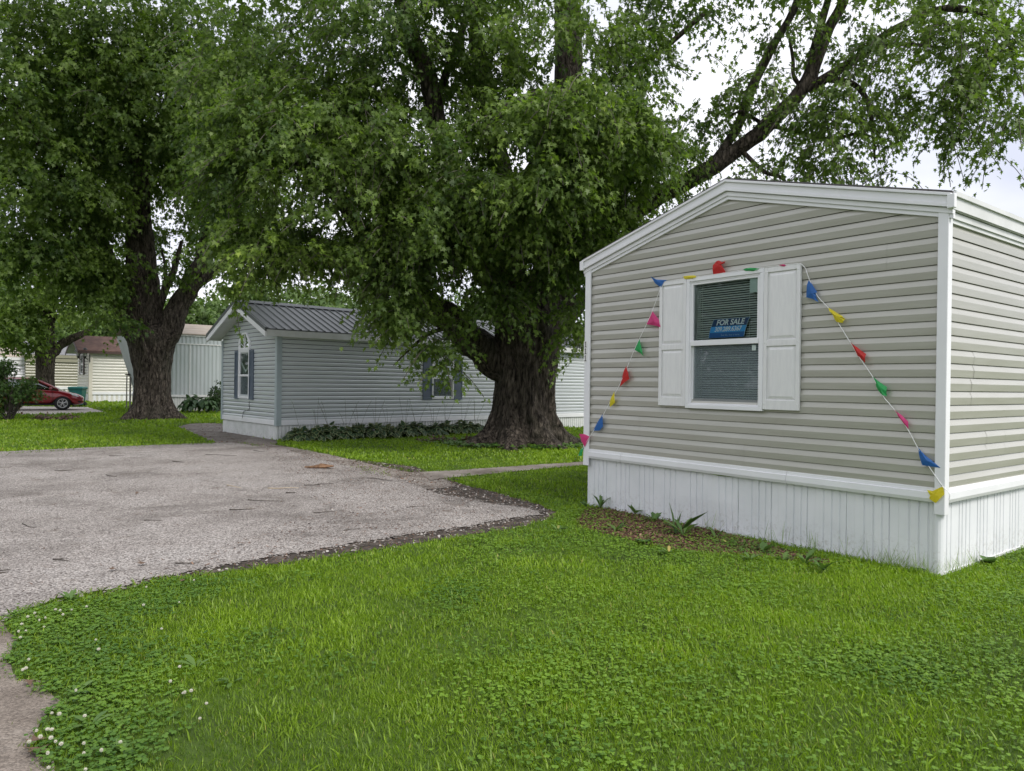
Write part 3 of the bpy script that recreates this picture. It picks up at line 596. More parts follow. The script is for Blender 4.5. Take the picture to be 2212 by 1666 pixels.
flag('blue', [(1748, 603.5), (1743, 616), (1741.8, 642.6), (1756, 646), (1768.5, 653), (1762, 636), (1765, 631)], .03)
flag('yellow', [(1789, 664.4), (1799, 681), (1807, 696), (1820.7, 698), (1826, 689), (1820, 683), (1806, 675)], .05)
flag('red', [(1836, 738.3), (1845, 754), (1853, 770), (1869, 784.4), (1871, 765), (1852, 750.7)], .04)
flag('green', [(1885.3, 813.3), (1893, 836), (1904.3, 852.8), (1916, 856), (1916, 836), (1901, 826)], .05)
flag('pink', [(1930.7, 883.6), (1941, 901), (1955.6, 920), (1963, 927), (1962, 911), (1948, 897)], .04)
flag('blue', [(1982, 965), (1986, 986), (1992, 1005), (2012, 1008), (2031.7, 1011), (2014, 996), (1999, 984)], .03)
flag('yellow', [(2002.4, 1058.7), (2014, 1061), (2037.6, 1050.5), (2040, 1068), (2021.5, 1087), (2008, 1078), (2009, 1070)], .02)
# ---------------- blue home
def frame_of(o):
    m = Matrix.Translation(o.location) @ Matrix.Rotation(o.rotation_euler.z, 4, 'Z'); return m, m.inverted()
def pick(inv, px, py, o, side):
    c = inv @ CAMP; d = inv.to_3x3() @ ray(px, py); t = ((-o-c.x)/d.x) if not side else ((-o-c.y)/d.y); return c+d*t
cB = G(598, 952)
HB = empty('mobile_home', cB, R(41.5), 'blue grey vinyl sided mobile home with dark metal roof, behind the big maple', 'mobile home')
HBM, HBI = frame_of(HB); WB = pick(HBI, 480.6, 870, 0, False).y; LB = 21.0
zTB = pick(HBI, 602, 919, 0, True).z; ezB = pick(HBI, 591, 724, 0, False).z
print('blue W', WB, 'trim', zTB, 'wall top', ezB)
OVS, OVF = .2, .42
RB = ezB+1.02; EB = ezB+.14
def zr(y): return zat(y, WB, EB, RB, OVS)
hz = []
fw0, fw1 = pick(HBI, 549, 800, 0, False).y, pick(HBI, 515, 800, 0, False).y
uA = pick(HBI, 548, 800, 0, False).y
gy0 = pick(HBI, 541, 800, 0, False).y; gy1 = pick(HBI, 518, 800, 0, False).y     # window opening on the gable
gz0 = pick(HBI, 530, 861, 0, False).z; gz1 = pick(HBI, 530, 755, 0, False).z; gtop = pick(HBI, 530, 719, 0, False).z
hole = (gy0+.02, gy1-.02, gz0+.02, gz1-.02)
b = siding(fmap, 0, WB, zTB+.1, RB, .117, .024, gap=.012, holes=[hole], seed=31)
sl = (RB-EB)/(WB/2+OVS)
pl = [(Vector((0, WB/2, RB-.06)), Vector((0, -sl, 1)).normalized()), (Vector((0, WB/2, RB-.06)), Vector((0, sl, 1)).normalized())]
b.build('siding', M['siding_blue'], HB, cut=pl, fixn=False)
wins = []
for pa, pb in ((932, 979),):
    wins.append((pick(HBI, pa, 820, 0, True).x, pick(HBI, pb, 820, 0, True).x))
wz_t = pick(HBI, 955, 772, 0, True).z; wz_b = pick(HBI, 955, 862, 0, True).z
x2 = pick(HBI, 1198, 820, 0, True).x; ww = wins[0][1]-wins[0][0]; shw = .34
wins.append((x2-shw-ww, x2-shw))
holes = [(a+.03, c-.03, wz_b+.02, wz_t-.02) for a, c in wins]
siding(smap, 0, LB, zTB+.1, ezB, .117, .024, gap=.012, holes=holes, seed=32).build('siding', M['siding_blue'], HB, fixn=False)
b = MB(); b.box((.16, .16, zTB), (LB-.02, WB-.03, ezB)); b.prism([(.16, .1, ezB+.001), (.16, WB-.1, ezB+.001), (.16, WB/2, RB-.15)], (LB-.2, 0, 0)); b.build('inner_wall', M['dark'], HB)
for a, c in wins:
    window(smap, a, c, wz_b, wz_t, HB, M['trim_old'], .03, None, .035)
    for q0, q1 in ((a-shw, a-.005), (c+.005, c+shw)): louver_shutter(smap, q0, q1, wz_b-.02, wz_t+.02, .02, M['shutter_blue'], HB)
wg = window(fmap, gy0, gy1, gz0, gz1, HB, M['trim'], .03, (gz0*.53+gz1*.47), .035)
for q0, q1 in ((gy0-.30, gy0-.005), (gy1+.005, gy1+.30)): louver_shutter(fmap, q0, q1, gz0-.02, gz1-.03, .02, M['shutter_blue'], HB)
gm = (gy0+gy1)/2; hw = (gy1-gy0)/2     # pointed transom over it
out = [(gm+hw+.01, gz1+.005), (gm+hw+.01, gz1+.22), (gm+hw*.42, gtop), (gm-hw*.42, gtop), (gm-hw-.01, gz1+.22), (gm-hw-.01, gz1+.005)]
inn = [(gm+(y-gm)*.80, gz1+.05+(z-gz1-.05)*.88 if z > gz1+.05 else gz1+.05) for y, z in out]
b = MB(); r1 = [fmap(y, z, .045) for y, z in out]; r2 = [fmap(y, z, .045) for y, z in inn]; r0 = [fmap(y, z, .0) for y, z in out]; r3 = [fmap(y, z, .02) for y, z in inn]
b.loft([r0, r1, r2, r3], True, False); tr = b.build('transom_window', M['trim'], HB)
b = MB(); b.add([fmap(y, z, .028) for y, z in inn], [tuple(range(6))]); b.build('pane', M['glass'], tr)
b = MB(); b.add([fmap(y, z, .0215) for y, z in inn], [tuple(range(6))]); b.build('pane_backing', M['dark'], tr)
b = MB()
for (y, z) in (inn[1], inn[2], ((inn[2][0]+inn[3][0])/2, gtop-.03), inn[3], inn[4]): b.tube([fmap(gm, gz1+.05, .031), fmap(y, z, .031)], .007, 5)
b.build('muntins', M['trim'], tr)
b = MB(); n = 10   # lace valance in the upper sash
for i in range(n):
    t0, t1 = i/n, (i+1)/n; f = lambda t: (gz0*.53+gz1*.47)+.32-.26*(1-abs(2*t-1))
    y = lambda t: gy1-.08-(gy1-gy0-.16)*t
    b.add([fmap(y(t0), f(t0), -.02), fmap(y(t1), f(t1), -.02), fmap(y(t1), f(t1)+.1, -.02), fmap(y(t0), f(t0)+.1, -.02)], [(0, 1, 2, 3)])
b.build('lace_curtain', M['trim'], wg)
# roof: ribbed metal
b = MB(); roof_shell(b, -OVF, LB+.1, WB, EB, RB, OVS, .03)
rib = MB(); x = -OVF+.05
while x < LB:
    for s in (0, 1):
        y0, z0, y1, z1 = (-OVS, EB, WB/2, RB) if s == 0 else (WB+OVS, EB, WB/2, RB)
        w_ = .028
        rib.add([(x-w_, y0, z0+.001), (x-w_*.4, y0, z0+.03), (x+w_*.4, y0, z0+.03), (x+w_, y0, z0+.001), (x-w_, y1, z1+.001), (x-w_*.4, y1, z1+.03), (x+w_*.4, y1, z1+.03), (x+w_, y1, z1+.001)], [(0,1,5,4),(1,2,6,5),(2,3,7,6),(0,3,2,1)])
    x += .232
b.v, off = b.v+rib.v, len(b.v); b.f += [tuple(i+off for i in f) for f in rib.f]; b.m += rib.m
rf = b.build('roof', M['metal_roof'], HB)
b = MB()
for s in (-1, 1): b.add([(-OVF-.02, WB/2, RB+.06), (LB+.1, WB/2, RB+.06), (LB+.1, WB/2+s*.17, RB+.035-.17*sl), (-OVF-.02, WB/2+s*.17, RB+.035-.17*sl)], [(0, 1, 2, 3)])
b.build('ridge_cap', M['metal_roof'], rf)
b = MB(); rake(b, -OVF-.03, -OVF+.001, -.035, .07, -OVS-.02, WB, EB, RB, OVS); b.build('rake_flashing', M['metal_roof'], rf)
b = MB(); rake(b, -OVF-.02, -OVF+.02, .0705, .22, -OVS, WB, EB, RB, OVS); b.build('rake_board', M['trim'], HB)
b = MB()
for ya, yb in ((-OVS, WB/2), (WB/2, WB+OVS)):
    n = 16
    for i in range(n):
        y0 = ya+(yb-ya)*i/n; y1 = ya+(yb-ya)*(i+1)/n; z0, z1 = zr(y0)-.15, zr(y1)-.15
        b.add([(-OVF+.02, y0, z0), (-OVF+.02, y1, z1-.012), (0, y1, z1-.012), (0, y0, z0)], [(0, 1, 2, 3)]); b.add([(-OVF+.02, y1, z1-.012), (-OVF+.02, y1, z1), (0, y1, z1), (0, y1, z1-.012)], [(0, 1, 2, 3)])
b.build('soffit', M['trim_old'], HB, fixn=False)
b = MB(); b.box((-OVF+.021, -OVS-.015, EB-.20), (LB+.1, -OVS+.01, EB-.032)); b.box((-OVF+.03, -OVS+.011, EB-.19), (LB+.1, .02, EB-.175)); b.box((0, -.028, ezB-.06), (LB, -.001, EB-.176)); b.build('fascia', M['trim_old'], HB)
b = MB(); b.box((-.04, -.035, zTB-.02), (-.019, .10, EB-.18)); b.box((-.0395, -.037, zTB-.02), (.10, -.0195, EB-.18)); b.build('corner_post', M['post_blue'], HB)
b = MB(); b.box((-.04, WB-.08, zTB-.02), (-.019, WB+.03, EB-.18)); b.build('corner_post', M['post_blue'], HB)
b = MB(); mbox(b, fmap, .1, WB-.08, zTB, zTB+.11, 0, .03); mbox(b, fmap, .1, WB-.08, zTB+.11, zTB+.135, 0, .022); b.build('bottom_trim', M['trim'], HB)
b = MB(); mbox(b, smap, .1, LB, zTB, zTB+.11, 0, .03); mbox(b, smap, .1, LB, zTB+.11, zTB+.135, 0, .022); b.build('bottom_trim', M['trim'], HB)
ribs(fmap, 0, WB, .01, zTB, .30, -.02, seed=6).build('skirting', M['skirt_old'], HB, fixn=False)
corrug(smap, 0, LB, .01, zTB, .105, .022, -.025).build('skirting', M['skirt_old'], HB, fixn=False)
b = MB(); b.box((.02, .02, .0), (.15, WB, ezB)); 
b = MB()
for mp_, U, hs, top in ((fmap, WB, [hole], ezB), (smap, LB, holes, ezB)):
    xs = 0
    for h in sorted(hs):
        mbox(b, mp_, xs, h[0], zTB+.02, top, -.12, .1145 if mp_ is fmap else .114); mbox(b, mp_, h[0], h[1], zTB+.02, h[2], -.12, .1142); mbox(b, mp_, h[0], h[1], h[3], top, -.12, .1142); xs = h[1]
    mbox(b, mp_, xs, U, zTB+.02, top, -.12, .1145 if mp_ is fmap else .114)
b.prism([(.006, 0, ezB+.001), (.006, WB, ezB+.001), (.006, WB/2, RB-.12)], (.1, 0, 0)); b.build('wall', M['gap'], HB)  # near-black sheathing again, shadow lines of the laps put into its colour
b = MB(); pc = [pick(HBI, *p, .03, False) for p in ((538.5, 866), (538, 877), (539, 884), (531, 887), (526, 890), (524, 900), (523, 904))]; b.tube(curve_pts(pc, 3), .007, 5); b.build('cable', M['black'], HB)
# ---------------- older metal sided home with raked front
cM = at(286, 893, 35.0); cM.z = 0
c0 = G(363, 890.5); dd = Vector((math.cos(R(41)), math.sin(R(41)), 0))
cM = c0-dd*.75
HM = empty('mobile_home', cM, R(41), 'old mobile home clad in pale grey corrugated metal, its front wall slanted', 'mobile home')
HMM, HMI = frame_of(HM); WM = 3.7; zTM = pick(HMI, 400, 857, 0, True).z; EM = pick(HMI, 420, 722, 0, True).z
print('metal home', cM, 'trim', zTM, 'eave', EM)
LM = 14; RM = EM+.62
zb1 = pick(HMI, 420, 743, 0, True).z
corrug(smap, -.0, LM, zTM, zb1-.04, .19, .03, 0).build('siding', M['corrugated'], HM, fixn=False)
corrug(smap, -.7, LM, zb1, EM-.1, .19, .03, .015).build('siding', M['corrugated'], HM, fixn=False)
b = MB(); b.prism([(-.75, .01, EM-.12), (.05, .01, zTM+.4), (.05, .01, zTM), (LM, .01, zTM), (LM, .01, EM-.12)], (0, WM, 0)); b.build('wall', M['corrugated'], HM)
b = MB(); mbox(b, smap, -.6, LM, zb1-.05, zb1, 0, .05); b.box((-.85, -.08, EM-.12), (LM, -.0, EM)); b.build('band', M['trim_old'], HM)
b = MB(); mbox(b, smap, 0, LM, zTM-.02, zTM+.09, 0, .04); b.box((.0, -.04, zTM-.02), (.04, WM, zTM+.09)); b.build('bottom_trim', M['trim_old'], HM)
b = corrug(smap, 0, LM, 0, zTM-.02, .12, .02, -.03); b.loft([[(.03, 0, 0), (.03, WM, 0)], [(.03, 0, zTM), (.03, WM, zTM)]], closed=False); b.build('skirting', M['skirt_old'], HM, fixn=False)
b = MB(); roof_shell(b, -.9, LM, WM, EM, RM, .12, .05); b.build('roof', M['roof_tan'], HM)
b = MB(); u_ = pick(HMI, 409, 800, 0, True).x; mbox(b, smap, u_, u_+.035, zTM+.1, zb1-.05, .032, .012); 
b.build('seam_strip', M['trim_old'], HM)
# ---------------- cream home with brown roof
cC = G(193, 869); HC = empty('mobile_home', cC, R(40), 'cream mobile home with brown shingle roof and two black lanterns, beyond the car', 'mobile home')
HCM, HCI = frame_of(HC); WC = 4.2; zTC = pick(HCI, 230, 850.5, 0, True).z; EC = pick(HCI, 230, 762, 0, True).z; LC = 12; RC = EC+1.15
print('cream', cC, zTC, EC)
sc_ = (RC-EC)/(WC/2+.3)
siding(smap, 0, LC, zTC, EC, .2, .045, seed=41, joints=False, gap=.03).build('siding', M['siding_cream'], HC, fixn=False)
siding(fmap, 0, WC, zTC, RC, .2, .045, seed=42, joints=False, gap=.03).build('siding', M['siding_cream'], HC, fixn=False, cut=[(Vector((0, WC/2, RC-.1)), Vector((0, -sc_, 1)).normalized()), (Vector((0, WC/2, RC-.1)), Vector((0, sc_, 1)).normalized())])
b = MB(); b.box((.01, .01, .01), (LC, WC, EC)); b.prism([(.01, 0, EC+.001), (.01, WC, EC+.001), (.01, WC/2, RC-.13)], (LC, 0, 0)); b.build('wall', M['siding_cream'], HC)
b = MB(); roof_shell(b, -.75, LC+.3, WC, EC+.1, RC+.05, .3, .05); b.build('roof', M['shingle_brown'], HC)
b = MB(); b.box((-.75, -.32, EC-.1), (LC+.3, -.29, EC+.045)); b.box((-.7, -.289, EC-.06), (LC+.3, .0, EC-.04)); rake(b, -.77, -.74, .06, .26, -.3, WC, EC+.1, RC+.05, .3); b.build('fascia', M['shutter_brown'], HC)
b = MB()
for ya, yb in ((-.28, WC/2), (WC/2, WC+.28)): b.add([(-.74, ya, zat(ya, WC, EC, RC, .3)-.03), (-.74, yb, zat(yb, WC, EC, RC, .3)-.03), (0, yb, zat(yb, WC, EC, RC, .3)-.03), (0, ya, zat(ya, WC, EC, RC, .3)-.03)], [(0, 1, 2, 3)])
b.build('soffit', M['trim_old'], HC)
b = MB(); b.box((-.06, -.06, zTC-.55), (.16, .16, EC)); b.build('corner_post', M['trim_cream'], HC)
b = MB(); mbox(b, smap, .16, LC, zTC-.06, zTC+.12, 0, .06); b.build('bottom_trim', M['trim'], HC)
corrug(smap, 0, LC, 0, zTC-.06, .3, .02, -.02).build('skirting', M['skirt'], HC, fixn=False)
corrug(fmap, 0, WC, 0, zTC-.06, .3, .02, .01).build('skirting', M['skirt'], HC, fixn=False)
b = MB(); b.box((LC*.38, WC/2-.5, RC-.12), (LC*.38+.9, WC/2+.02, RC+.09)); b.build('roof_vent', M['trim'], HC)
ya, yb = pick(HCI, 184, 790, 0, False).y, pick(HCI, 174.5, 790, 0, False).y; z0, z1 = pick(HCI, 180, 809, 0, False).z, pick(HCI, 180, 765, 0, False).z
wc = MB(); mframe(wc, fmap, ya+.35, yb-.35, z0, z1, .1, .02, .06); mbox(wc, fmap, ya+.35, yb-.35, (z0+z1)/2-.05, (z0+z1)/2+.05, .02, .05); wc = wc.build('window', M['trim'], HC)
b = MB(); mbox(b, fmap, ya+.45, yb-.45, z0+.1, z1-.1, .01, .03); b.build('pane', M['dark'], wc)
for q0, q1 in ((ya, ya+.34), (yb-.34, yb)):
    b = MB(); mbox(b, fmap, q0, q1, z0-.05, z1+.1, .03, .05)
    for i in range(12): mbox(b, fmap, q0+.05, q1-.05, z0+.1+i*(z1-z0-.2)/12, z0+.1+i*(z1-z0-.2)/12+.05, .08, .02)
    b.build('shutter', M['shutter_brown'], HC)
def lantern(px, py):
    p = pick(HCI, px, py, .3, False); b = MB(); q = Vector(p)
    b.loft([[q+Vector((r*math.cos(a), r*math.sin(a), z)) for a in [k*math.pi/3 for k in range(6)]] for r, z in ((.07, -.22), (.15, .1))])
    l = b.build('lantern_glass', M['plate'], None); 
    L = empty('coach_lantern', HCM @ q, HC.rotation_euler.z)
    l.parent = L; l.location = -q
    b = MB(); O = Vector((0, 0, 0))
    b.loft([[O+Vector((r*math.cos(a), r*math.sin(a), z)) for a in [k*math.pi/4 for k in range(8)]] for r, z in ((.26, .1), (.2, .17), (.1, .3), (.03, .36))]); b.build('lantern_cap', M['black'], L); b = MB(); b.loft([[O+Vector((r*math.cos(a), r*math.sin(a), z)) for a in [k*math.pi/4 for k in range(8)]] for r, z in ((.1, -.22), (.08, -.3), (.02, -.36))]); b.build('lantern_base', M['black'], L)
    b = MB()
    for k in range(6): a = k*math.pi/3; b.tube([(.07*math.cos(a), .07*math.sin(a), -.22), (.155*math.cos(a), .155*math.sin(a), .1)], .012, 4)
    b.tube([(0, 0, -.25), (.15, 0, -.45), (.28, 0, -.5), (.29, 0, -.2)], .025, 5); b.box((.26, -.07, -.6), (.30, .07, -.1)); b.build('lantern_frame', M['black'], L)
    return L
tag(lantern(169, 763), 'black coach lantern on the cream home left of its narrow window', 'wall lantern', 'lanterns on the cream home')
tag(lantern(183.7, 762.5), 'black coach lantern on the cream home right of its narrow window, near the corner', 'wall lantern', 'lanterns on the cream home')
# ---------------- olive home and the far white one
def plain_home(corner, L_, W_, zT, E_, R_, sid, roofm, label, ov=.15):
    h = empty('mobile_home', corner, R(40), label, 'mobile home'); s_ = (R_-E_)/(W_/2+ov)
    siding(smap, 0, L_, zT, E_, .22, .045, seed=51, joints=False, gap=.03).build('siding', sid, h, fixn=False)
    siding(fmap, 0, W_, zT, R_, .22, .03, seed=52, joints=False).build('siding', sid, h, fixn=False, cut=[(Vector((0, W_/2, R_)), Vector((0, -s_, 1)).normalized()), (Vector((0, W_/2, R_)), Vector((0, s_, 1)).normalized())])
    b = MB(); b.box((.01, .01, .01), (L_, W_, E_)); b.prism([(.01, 0, E_+.001), (.01, W_, E_+.001), (.01, W_/2, R_-.06)], (L_, 0, 0)); b.build('wall', sid, h)
    b = MB(); roof_shell(b, -.2, L_+.2, W_, E_+.1, R_+.1, ov, .05); b.build('roof', roofm, h)
    b = MB(); b.box((-.2, -ov-.03, E_-.18), (L_+.2, -ov, E_+.045)); b.box((0, -.12, E_-.5), (L_, -.001, E_-.19)); b.build('fascia', M['trim_old'] if sid is not M['siding_olive'] else M['siding_olive'], h)
    b = MB(); mbox(b, smap, 0, L_, zT-.1, zT+.1, 0, .06); b.build('bottom_trim', M['trim_old'], h)
    corrug(smap, 0, L_, 0, zT-.1, .3, .03, -.02).build('skirting', M['skirt_old'], h, fixn=False); return h
dv = Vector((math.cos(R(40)), math.sin(R(40)), 0))
p = at(104, 838, 57); p.z = 0
plain_home(p-dv*1.5, 14, 4.2, .8, 3.35, 4.5, M['siding_olive'], M['shingle_grey'], 'olive mobile home with grey shingle roof, left of the cream home')
p = at(20, 838, 56); p.z = 0
wh = plain_home(p-dv*14, 17.5, 4.2, .7, 3.1, 3.9, M['siding_white'], M['roof_tan'], 'white ribbed mobile home with tan roof behind the red car and shrub')

# ---------------- red hatchback
CARH = R(31); nose = at(182, 880, 37.0)
CAR = empty('parked_car', Vector((nose.x-4.15*1.06*math.cos(CARH), nose.y-4.15*1.06*math.sin(CARH), .02)), CARH, 'shiny dark red hatchback parked facing right behind the shrub, on the concrete pad', 'car')
CAR.scale = (1.06, 1.06, 1.06)
red = mat('red_car_paint', (.27, .006, .013, 1), .28, (.25, .005, .012, 1), 3, coat=1, metal=.2)
LCAR = 4.15
def carsec(x):
    """outline of the body at station x (0 = tail, LCAR = nose): (z low, z belt, z top, half width low, belt)"""
    t = x/LCAR
    def ip(tab):
        for (a, va), (c, vc) in zip(tab, tab[1:]):
            if t <= c: k = (t-a)/(c-a); k = k*k*(3-2*k); return va+(vc-va)*k
        return tab[-1][1]
    zl = ip([(0, .32), (.06, .2), (.9, .19), (1, .27)]); zb = ip([(0, .95), (.1, 1.02), (.55, .97), (.72, .93), (.9, .78), (.97, .66), (1, .55)])
    w_ = ip([(0, .74), (.08, .84), (.5, .87), (.85, .86), (.94, .78), (1, .55)])
    return zl, zb, w_
b = MB(); rings = []
N = 34
for i in range(N+1):
    x = LCAR*i/N; zl, zb, w_ = carsec(x); r = []
    arch = 0
    for cx in (.72, 3.27):
        d = abs(x-cx)
        if d < .36: arch = max(arch, math.sqrt(max(.36**2-d*d, 0)))
    za = max(zl, .30+arch-.02) if arch else zl
    prof = [(w_*.93, zl if not arch else za), (w_*.99, max(za, (zl+zb)*.42)), (w_, max(za+.01, (zl+zb)*.5)), (w_*.985, zb-.14), (w_*.95, zb-.03), (w_*.86, zb), (w_*.4, zb+.02)]
    rings.append([(x, -y, z) for y, z in prof]+[(x, y, z) for y, z in prof[::-1]])
b.loft(rings); body = b.build('body', red, CAR, smooth=True)
ms = body.modifiers.new('sub', 'SUBSURF'); ms.levels = ms.render_levels = 1
# cabin: glass with roof and pillars
cab = [(.22, .96, .96), (.34, .97, 1.26), (.62, .98, 1.42), (1.25, .98, 1.48), (1.9, .97, 1.475), (2.35, .96, 1.36), (2.75, .95, 1.15), (3.12, .93, .965)]
b = MB(); rr = []
for x, zb, zt in cab:
    wb = .80; wt = .80-.24*(zt-zb)/.5
    rr.append([(x, -wb, zb-.03), (x, -wt-.02, zt-.05), (x, -wt+.08, zt-.006), (x, 0, zt+.01), (x, wt-.08, zt-.006), (x, wt+.02, zt-.05), (x, wb, zb-.03)])
b.loft(rr, closed=False); b.build('windows', M['car_glass'], CAR, smooth=True)
b = MB(); rr = []
for x, zb, zt in cab[1:6]:
    wt = .80-.24*(zt-zb)/.5; rr.append([(x, -wt-.035, zt-.055), (x, -wt+.08, zt+.006), (x, 0, zt+.022), (x, wt-.08, zt+.006), (x, wt+.035, zt-.055)])
b.loft(rr, closed=False); b.build('roof', red, CAR, smooth=True)
b = MB()
for s in (-1, 1):
    for P_, r_ in ((( (3.1, .80, .94), (2.72, .74, 1.14), (2.33, .64, 1.34), (1.9, .60, 1.44)), .04), (((1.72, .81, .95), (1.66, .60, 1.43)), .035), (((.62, .81, .95), (.40, .68, 1.25), (.62, .62, 1.39)), .05), (((2.85, .81, .95), (2.74, .74, 1.12)), .015)):
        b = MB(); b.tube([(x, s*y, z) for x, y, z in P_], r_, 6); b.build('pillar', red, CAR, smooth=True)
b = MB()
for s in (-1, 1):
    for x in (1.0, 2.0): b.obox((x, s*.52, 1.02), (.08, 0, 0), (0, .2, 0), (-.06, 0, .28))
b.box((.5, -.7, .5), (2.7, .7, .93)); b.build('interior', M['black'], CAR)
tyre = mat('tyre_rubber', (.018, .018, .018, 1), .8); rimm = mat('alloy_rim', (.55, .55, .54, 1), .35, metal=.5)
def wheel(x, y, s):
    b = MB(); seg = 28
    prof = [(.20, -.09), (.29, -.10), (.315, -.07), (.32, 0), (.315, .07), (.29, .10), (.20, .09)]
    rings = [[(r*math.cos(2*math.pi*k/seg), yy, r*math.sin(2*math.pi*k/seg)) for r, yy in prof] for k in range(seg+1)]
    b.loft(rings, closed=True, caps=False); W_ = empty('wheel', (x, y, .32)); W_.parent = CAR
    b.build('tyre', tyre, W_, smooth=True)
    b = MB(); b.tube([(0, s*.085, 0), (0, s*.105, 0)], .05, 10)
    for r0, r1 in ((.185, .215),):
        rg = [[(r*math.cos(2*math.pi*k/seg), s*o, r*math.sin(2*math.pi*k/seg)) for r, o in ((r0, .07), (r0, .10), (r1, .105), (r1, .07))] for k in range(seg+1)]; b.loft(rg, True, False)
    for k in range(5):
        for d in (-.13, .13):
            a = 2*math.pi*k/5+.3; p0 = Vector((.03*math.cos(a), s*.095, .03*math.sin(a))); p1 = Vector((.19*math.cos(a+d*1.6), s*.098, .19*math.sin(a+d*1.6)))
            b.tube([p0, p0.lerp(p1, .5), p1], [.018, .014, .02], 5)
    b.build('rim', rimm, W_)
    b = MB(); b.tube([(0, s*.02, 0), (0, s*.04, 0)], .19, 20); b.build('brake_disc', M['black'], W_)
for x in (.72, 3.27):
    for s in (-1, 1): wheel(x, s*.77, s)
b = MB()
for x in (.72, 3.27):
    for s in (-1, 1): b.tube([(x, s*.45, .34), (x, s*.80, .34)], .35, 24)
b.box((.4, -.8, .22), (3.7, .8, .3)); b.build('wheel_arch_liner', M['gap'], CAR)
for s in (-1, 1):
    b = MB(); b.add([(3.52, s*.80, .80), (3.72, s*.77, .76), (4.02, s*.56, .64), (4.08, s*.5, .57), (3.9, s*.72, .60), (3.66, s*.815, .68), (3.75, s*.79, .69)], [(0, 1, 6), (1, 2, 4, 6), (2, 3, 4), (0, 6, 5), (4, 5, 6)])
    b.v = [(x, y+s*.035, z+.01) for x, y, z in b.v]; b.build('headlight', mat('headlamp_lens', (.75, .77, .78, 1), .12), CAR)
    b = MB(); b.ball((2.80, s*.96, .99), (.07, .09, .06), 8, 6); b.tube([(2.8, s*.85, .95), (2.8, s*.93, .97)], .02, 5); b.build('mirror', red, CAR, smooth=True)
    b = MB(); b.box((1.86, s*.865-.012, .84), (2.02, s*.865+.012, .865)); b.build('door_handle', red, CAR)
    for xx in (2.87, 1.72): b = MB(); b.tube([(xx, s*.868, .3), (xx+.02, s*.878, .6), (xx, s*.858, .84), (xx-.03, s*.83, .93)], .006, 4); b.build('door_seam', M['gap'], CAR)
    b = MB(); b.add([(3.88, s*.80, .42), (4.06, s*.62, .42), (4.02, s*.66, .34), (3.9, s*.78, .35)], [(0, 1, 2, 3)]); b.build('fog_light_recess', M['gap'], CAR)
b = MB(); b.box((4.10, -.35, .36), (4.155, .35, .5)); b.build('grille', M['gap'], CAR)
M['tail'] = mat('tail_lens', (.4, .01, .01, 1), .2)
for ya, yb in ((-.6, -.45), (.45, .6)): b = MB(); b.box((0, ya, .62), (.05, yb, .9)); b.build('tail_light', M['tail'], CAR)

# ---------------- wheeled bin
bin_m = mat('teal_bin_plastic', (.008, .13, .115, 1), .45, (.01, .16, .14, 1), 4)
p = G(168, 885); Zb = 40.5; p = at(168, 860, Zb); p.z = 0
BN = empty('wheeled_bin', p, R(12), 'teal green wheeled rubbish bin standing between the red car and the cream home', 'bin')
b = MB(); b.loft([[(sx*w_, sy_*d_, z) for sx, sy_ in ((-1, -1), (1, -1), (1, 1), (-1, 1))] for w_, d_, z in ((.25, .28, .12), (.27, .3, .3), (.33, .38, .98), (.37, .42, .985), (.37, .42, 1.05))]); bevel(b.build('bin_body', bin_m, BN), .02, 3)
b = MB(); b.loft([[(sx*w_, sy_*d_, z) for sx, sy_ in ((-1, -1), (1, -1), (1, 1), (-1, 1))] for w_, d_, z in ((.385, .43, 1.052), (.385, .43, 1.08), (.33, .36, 1.13))]); b.tube([(-.28, .46, 1.04), (.28, .46, 1.04)], .02, 6); bevel(b.build('bin_lid', bin_m, BN), .01, 2)
for s in (-1, 1): b = MB(); b.tube([(s*.26, .26, .14), (s*.33, .26, .14)], .14, 16); b.build('bin_wheel', tyre, BN)
# ---------------- meter post and bird bath dish beside the metal home
p = at(277.5, 843, 37.5); p.z = 0; hh = (at(277, 812, 37.5).z)
UP = empty('utility_post', p, 0, 'two slim grey pipes with a black dish on top by the metal home', 'post')
M['pipe'] = mat('grey_pipe', (.25, .23, .21, 1), .5)
for xx, rr_, h_ in ((-.09, .03, hh), (.09, .045, hh-.05)): b = MB(); b.tube([(xx, 0, 0), (xx, 0, h_)], rr_, 8); b.build('pipe', M['pipe'], UP)
b = MB(); b.loft([[(r*math.cos(k*math.pi/6), r*math.sin(k*math.pi/6), z) for k in range(12)] for r, z in ((.03, hh), (.12, hh+.03), (.2, hh+.09), (.18, hh+.09), (.05, hh+.05))]); b.tube([(0, 0, hh+.04), (0, 0, hh+.22)], .02, 5); b.build('dish', M['black'], UP)
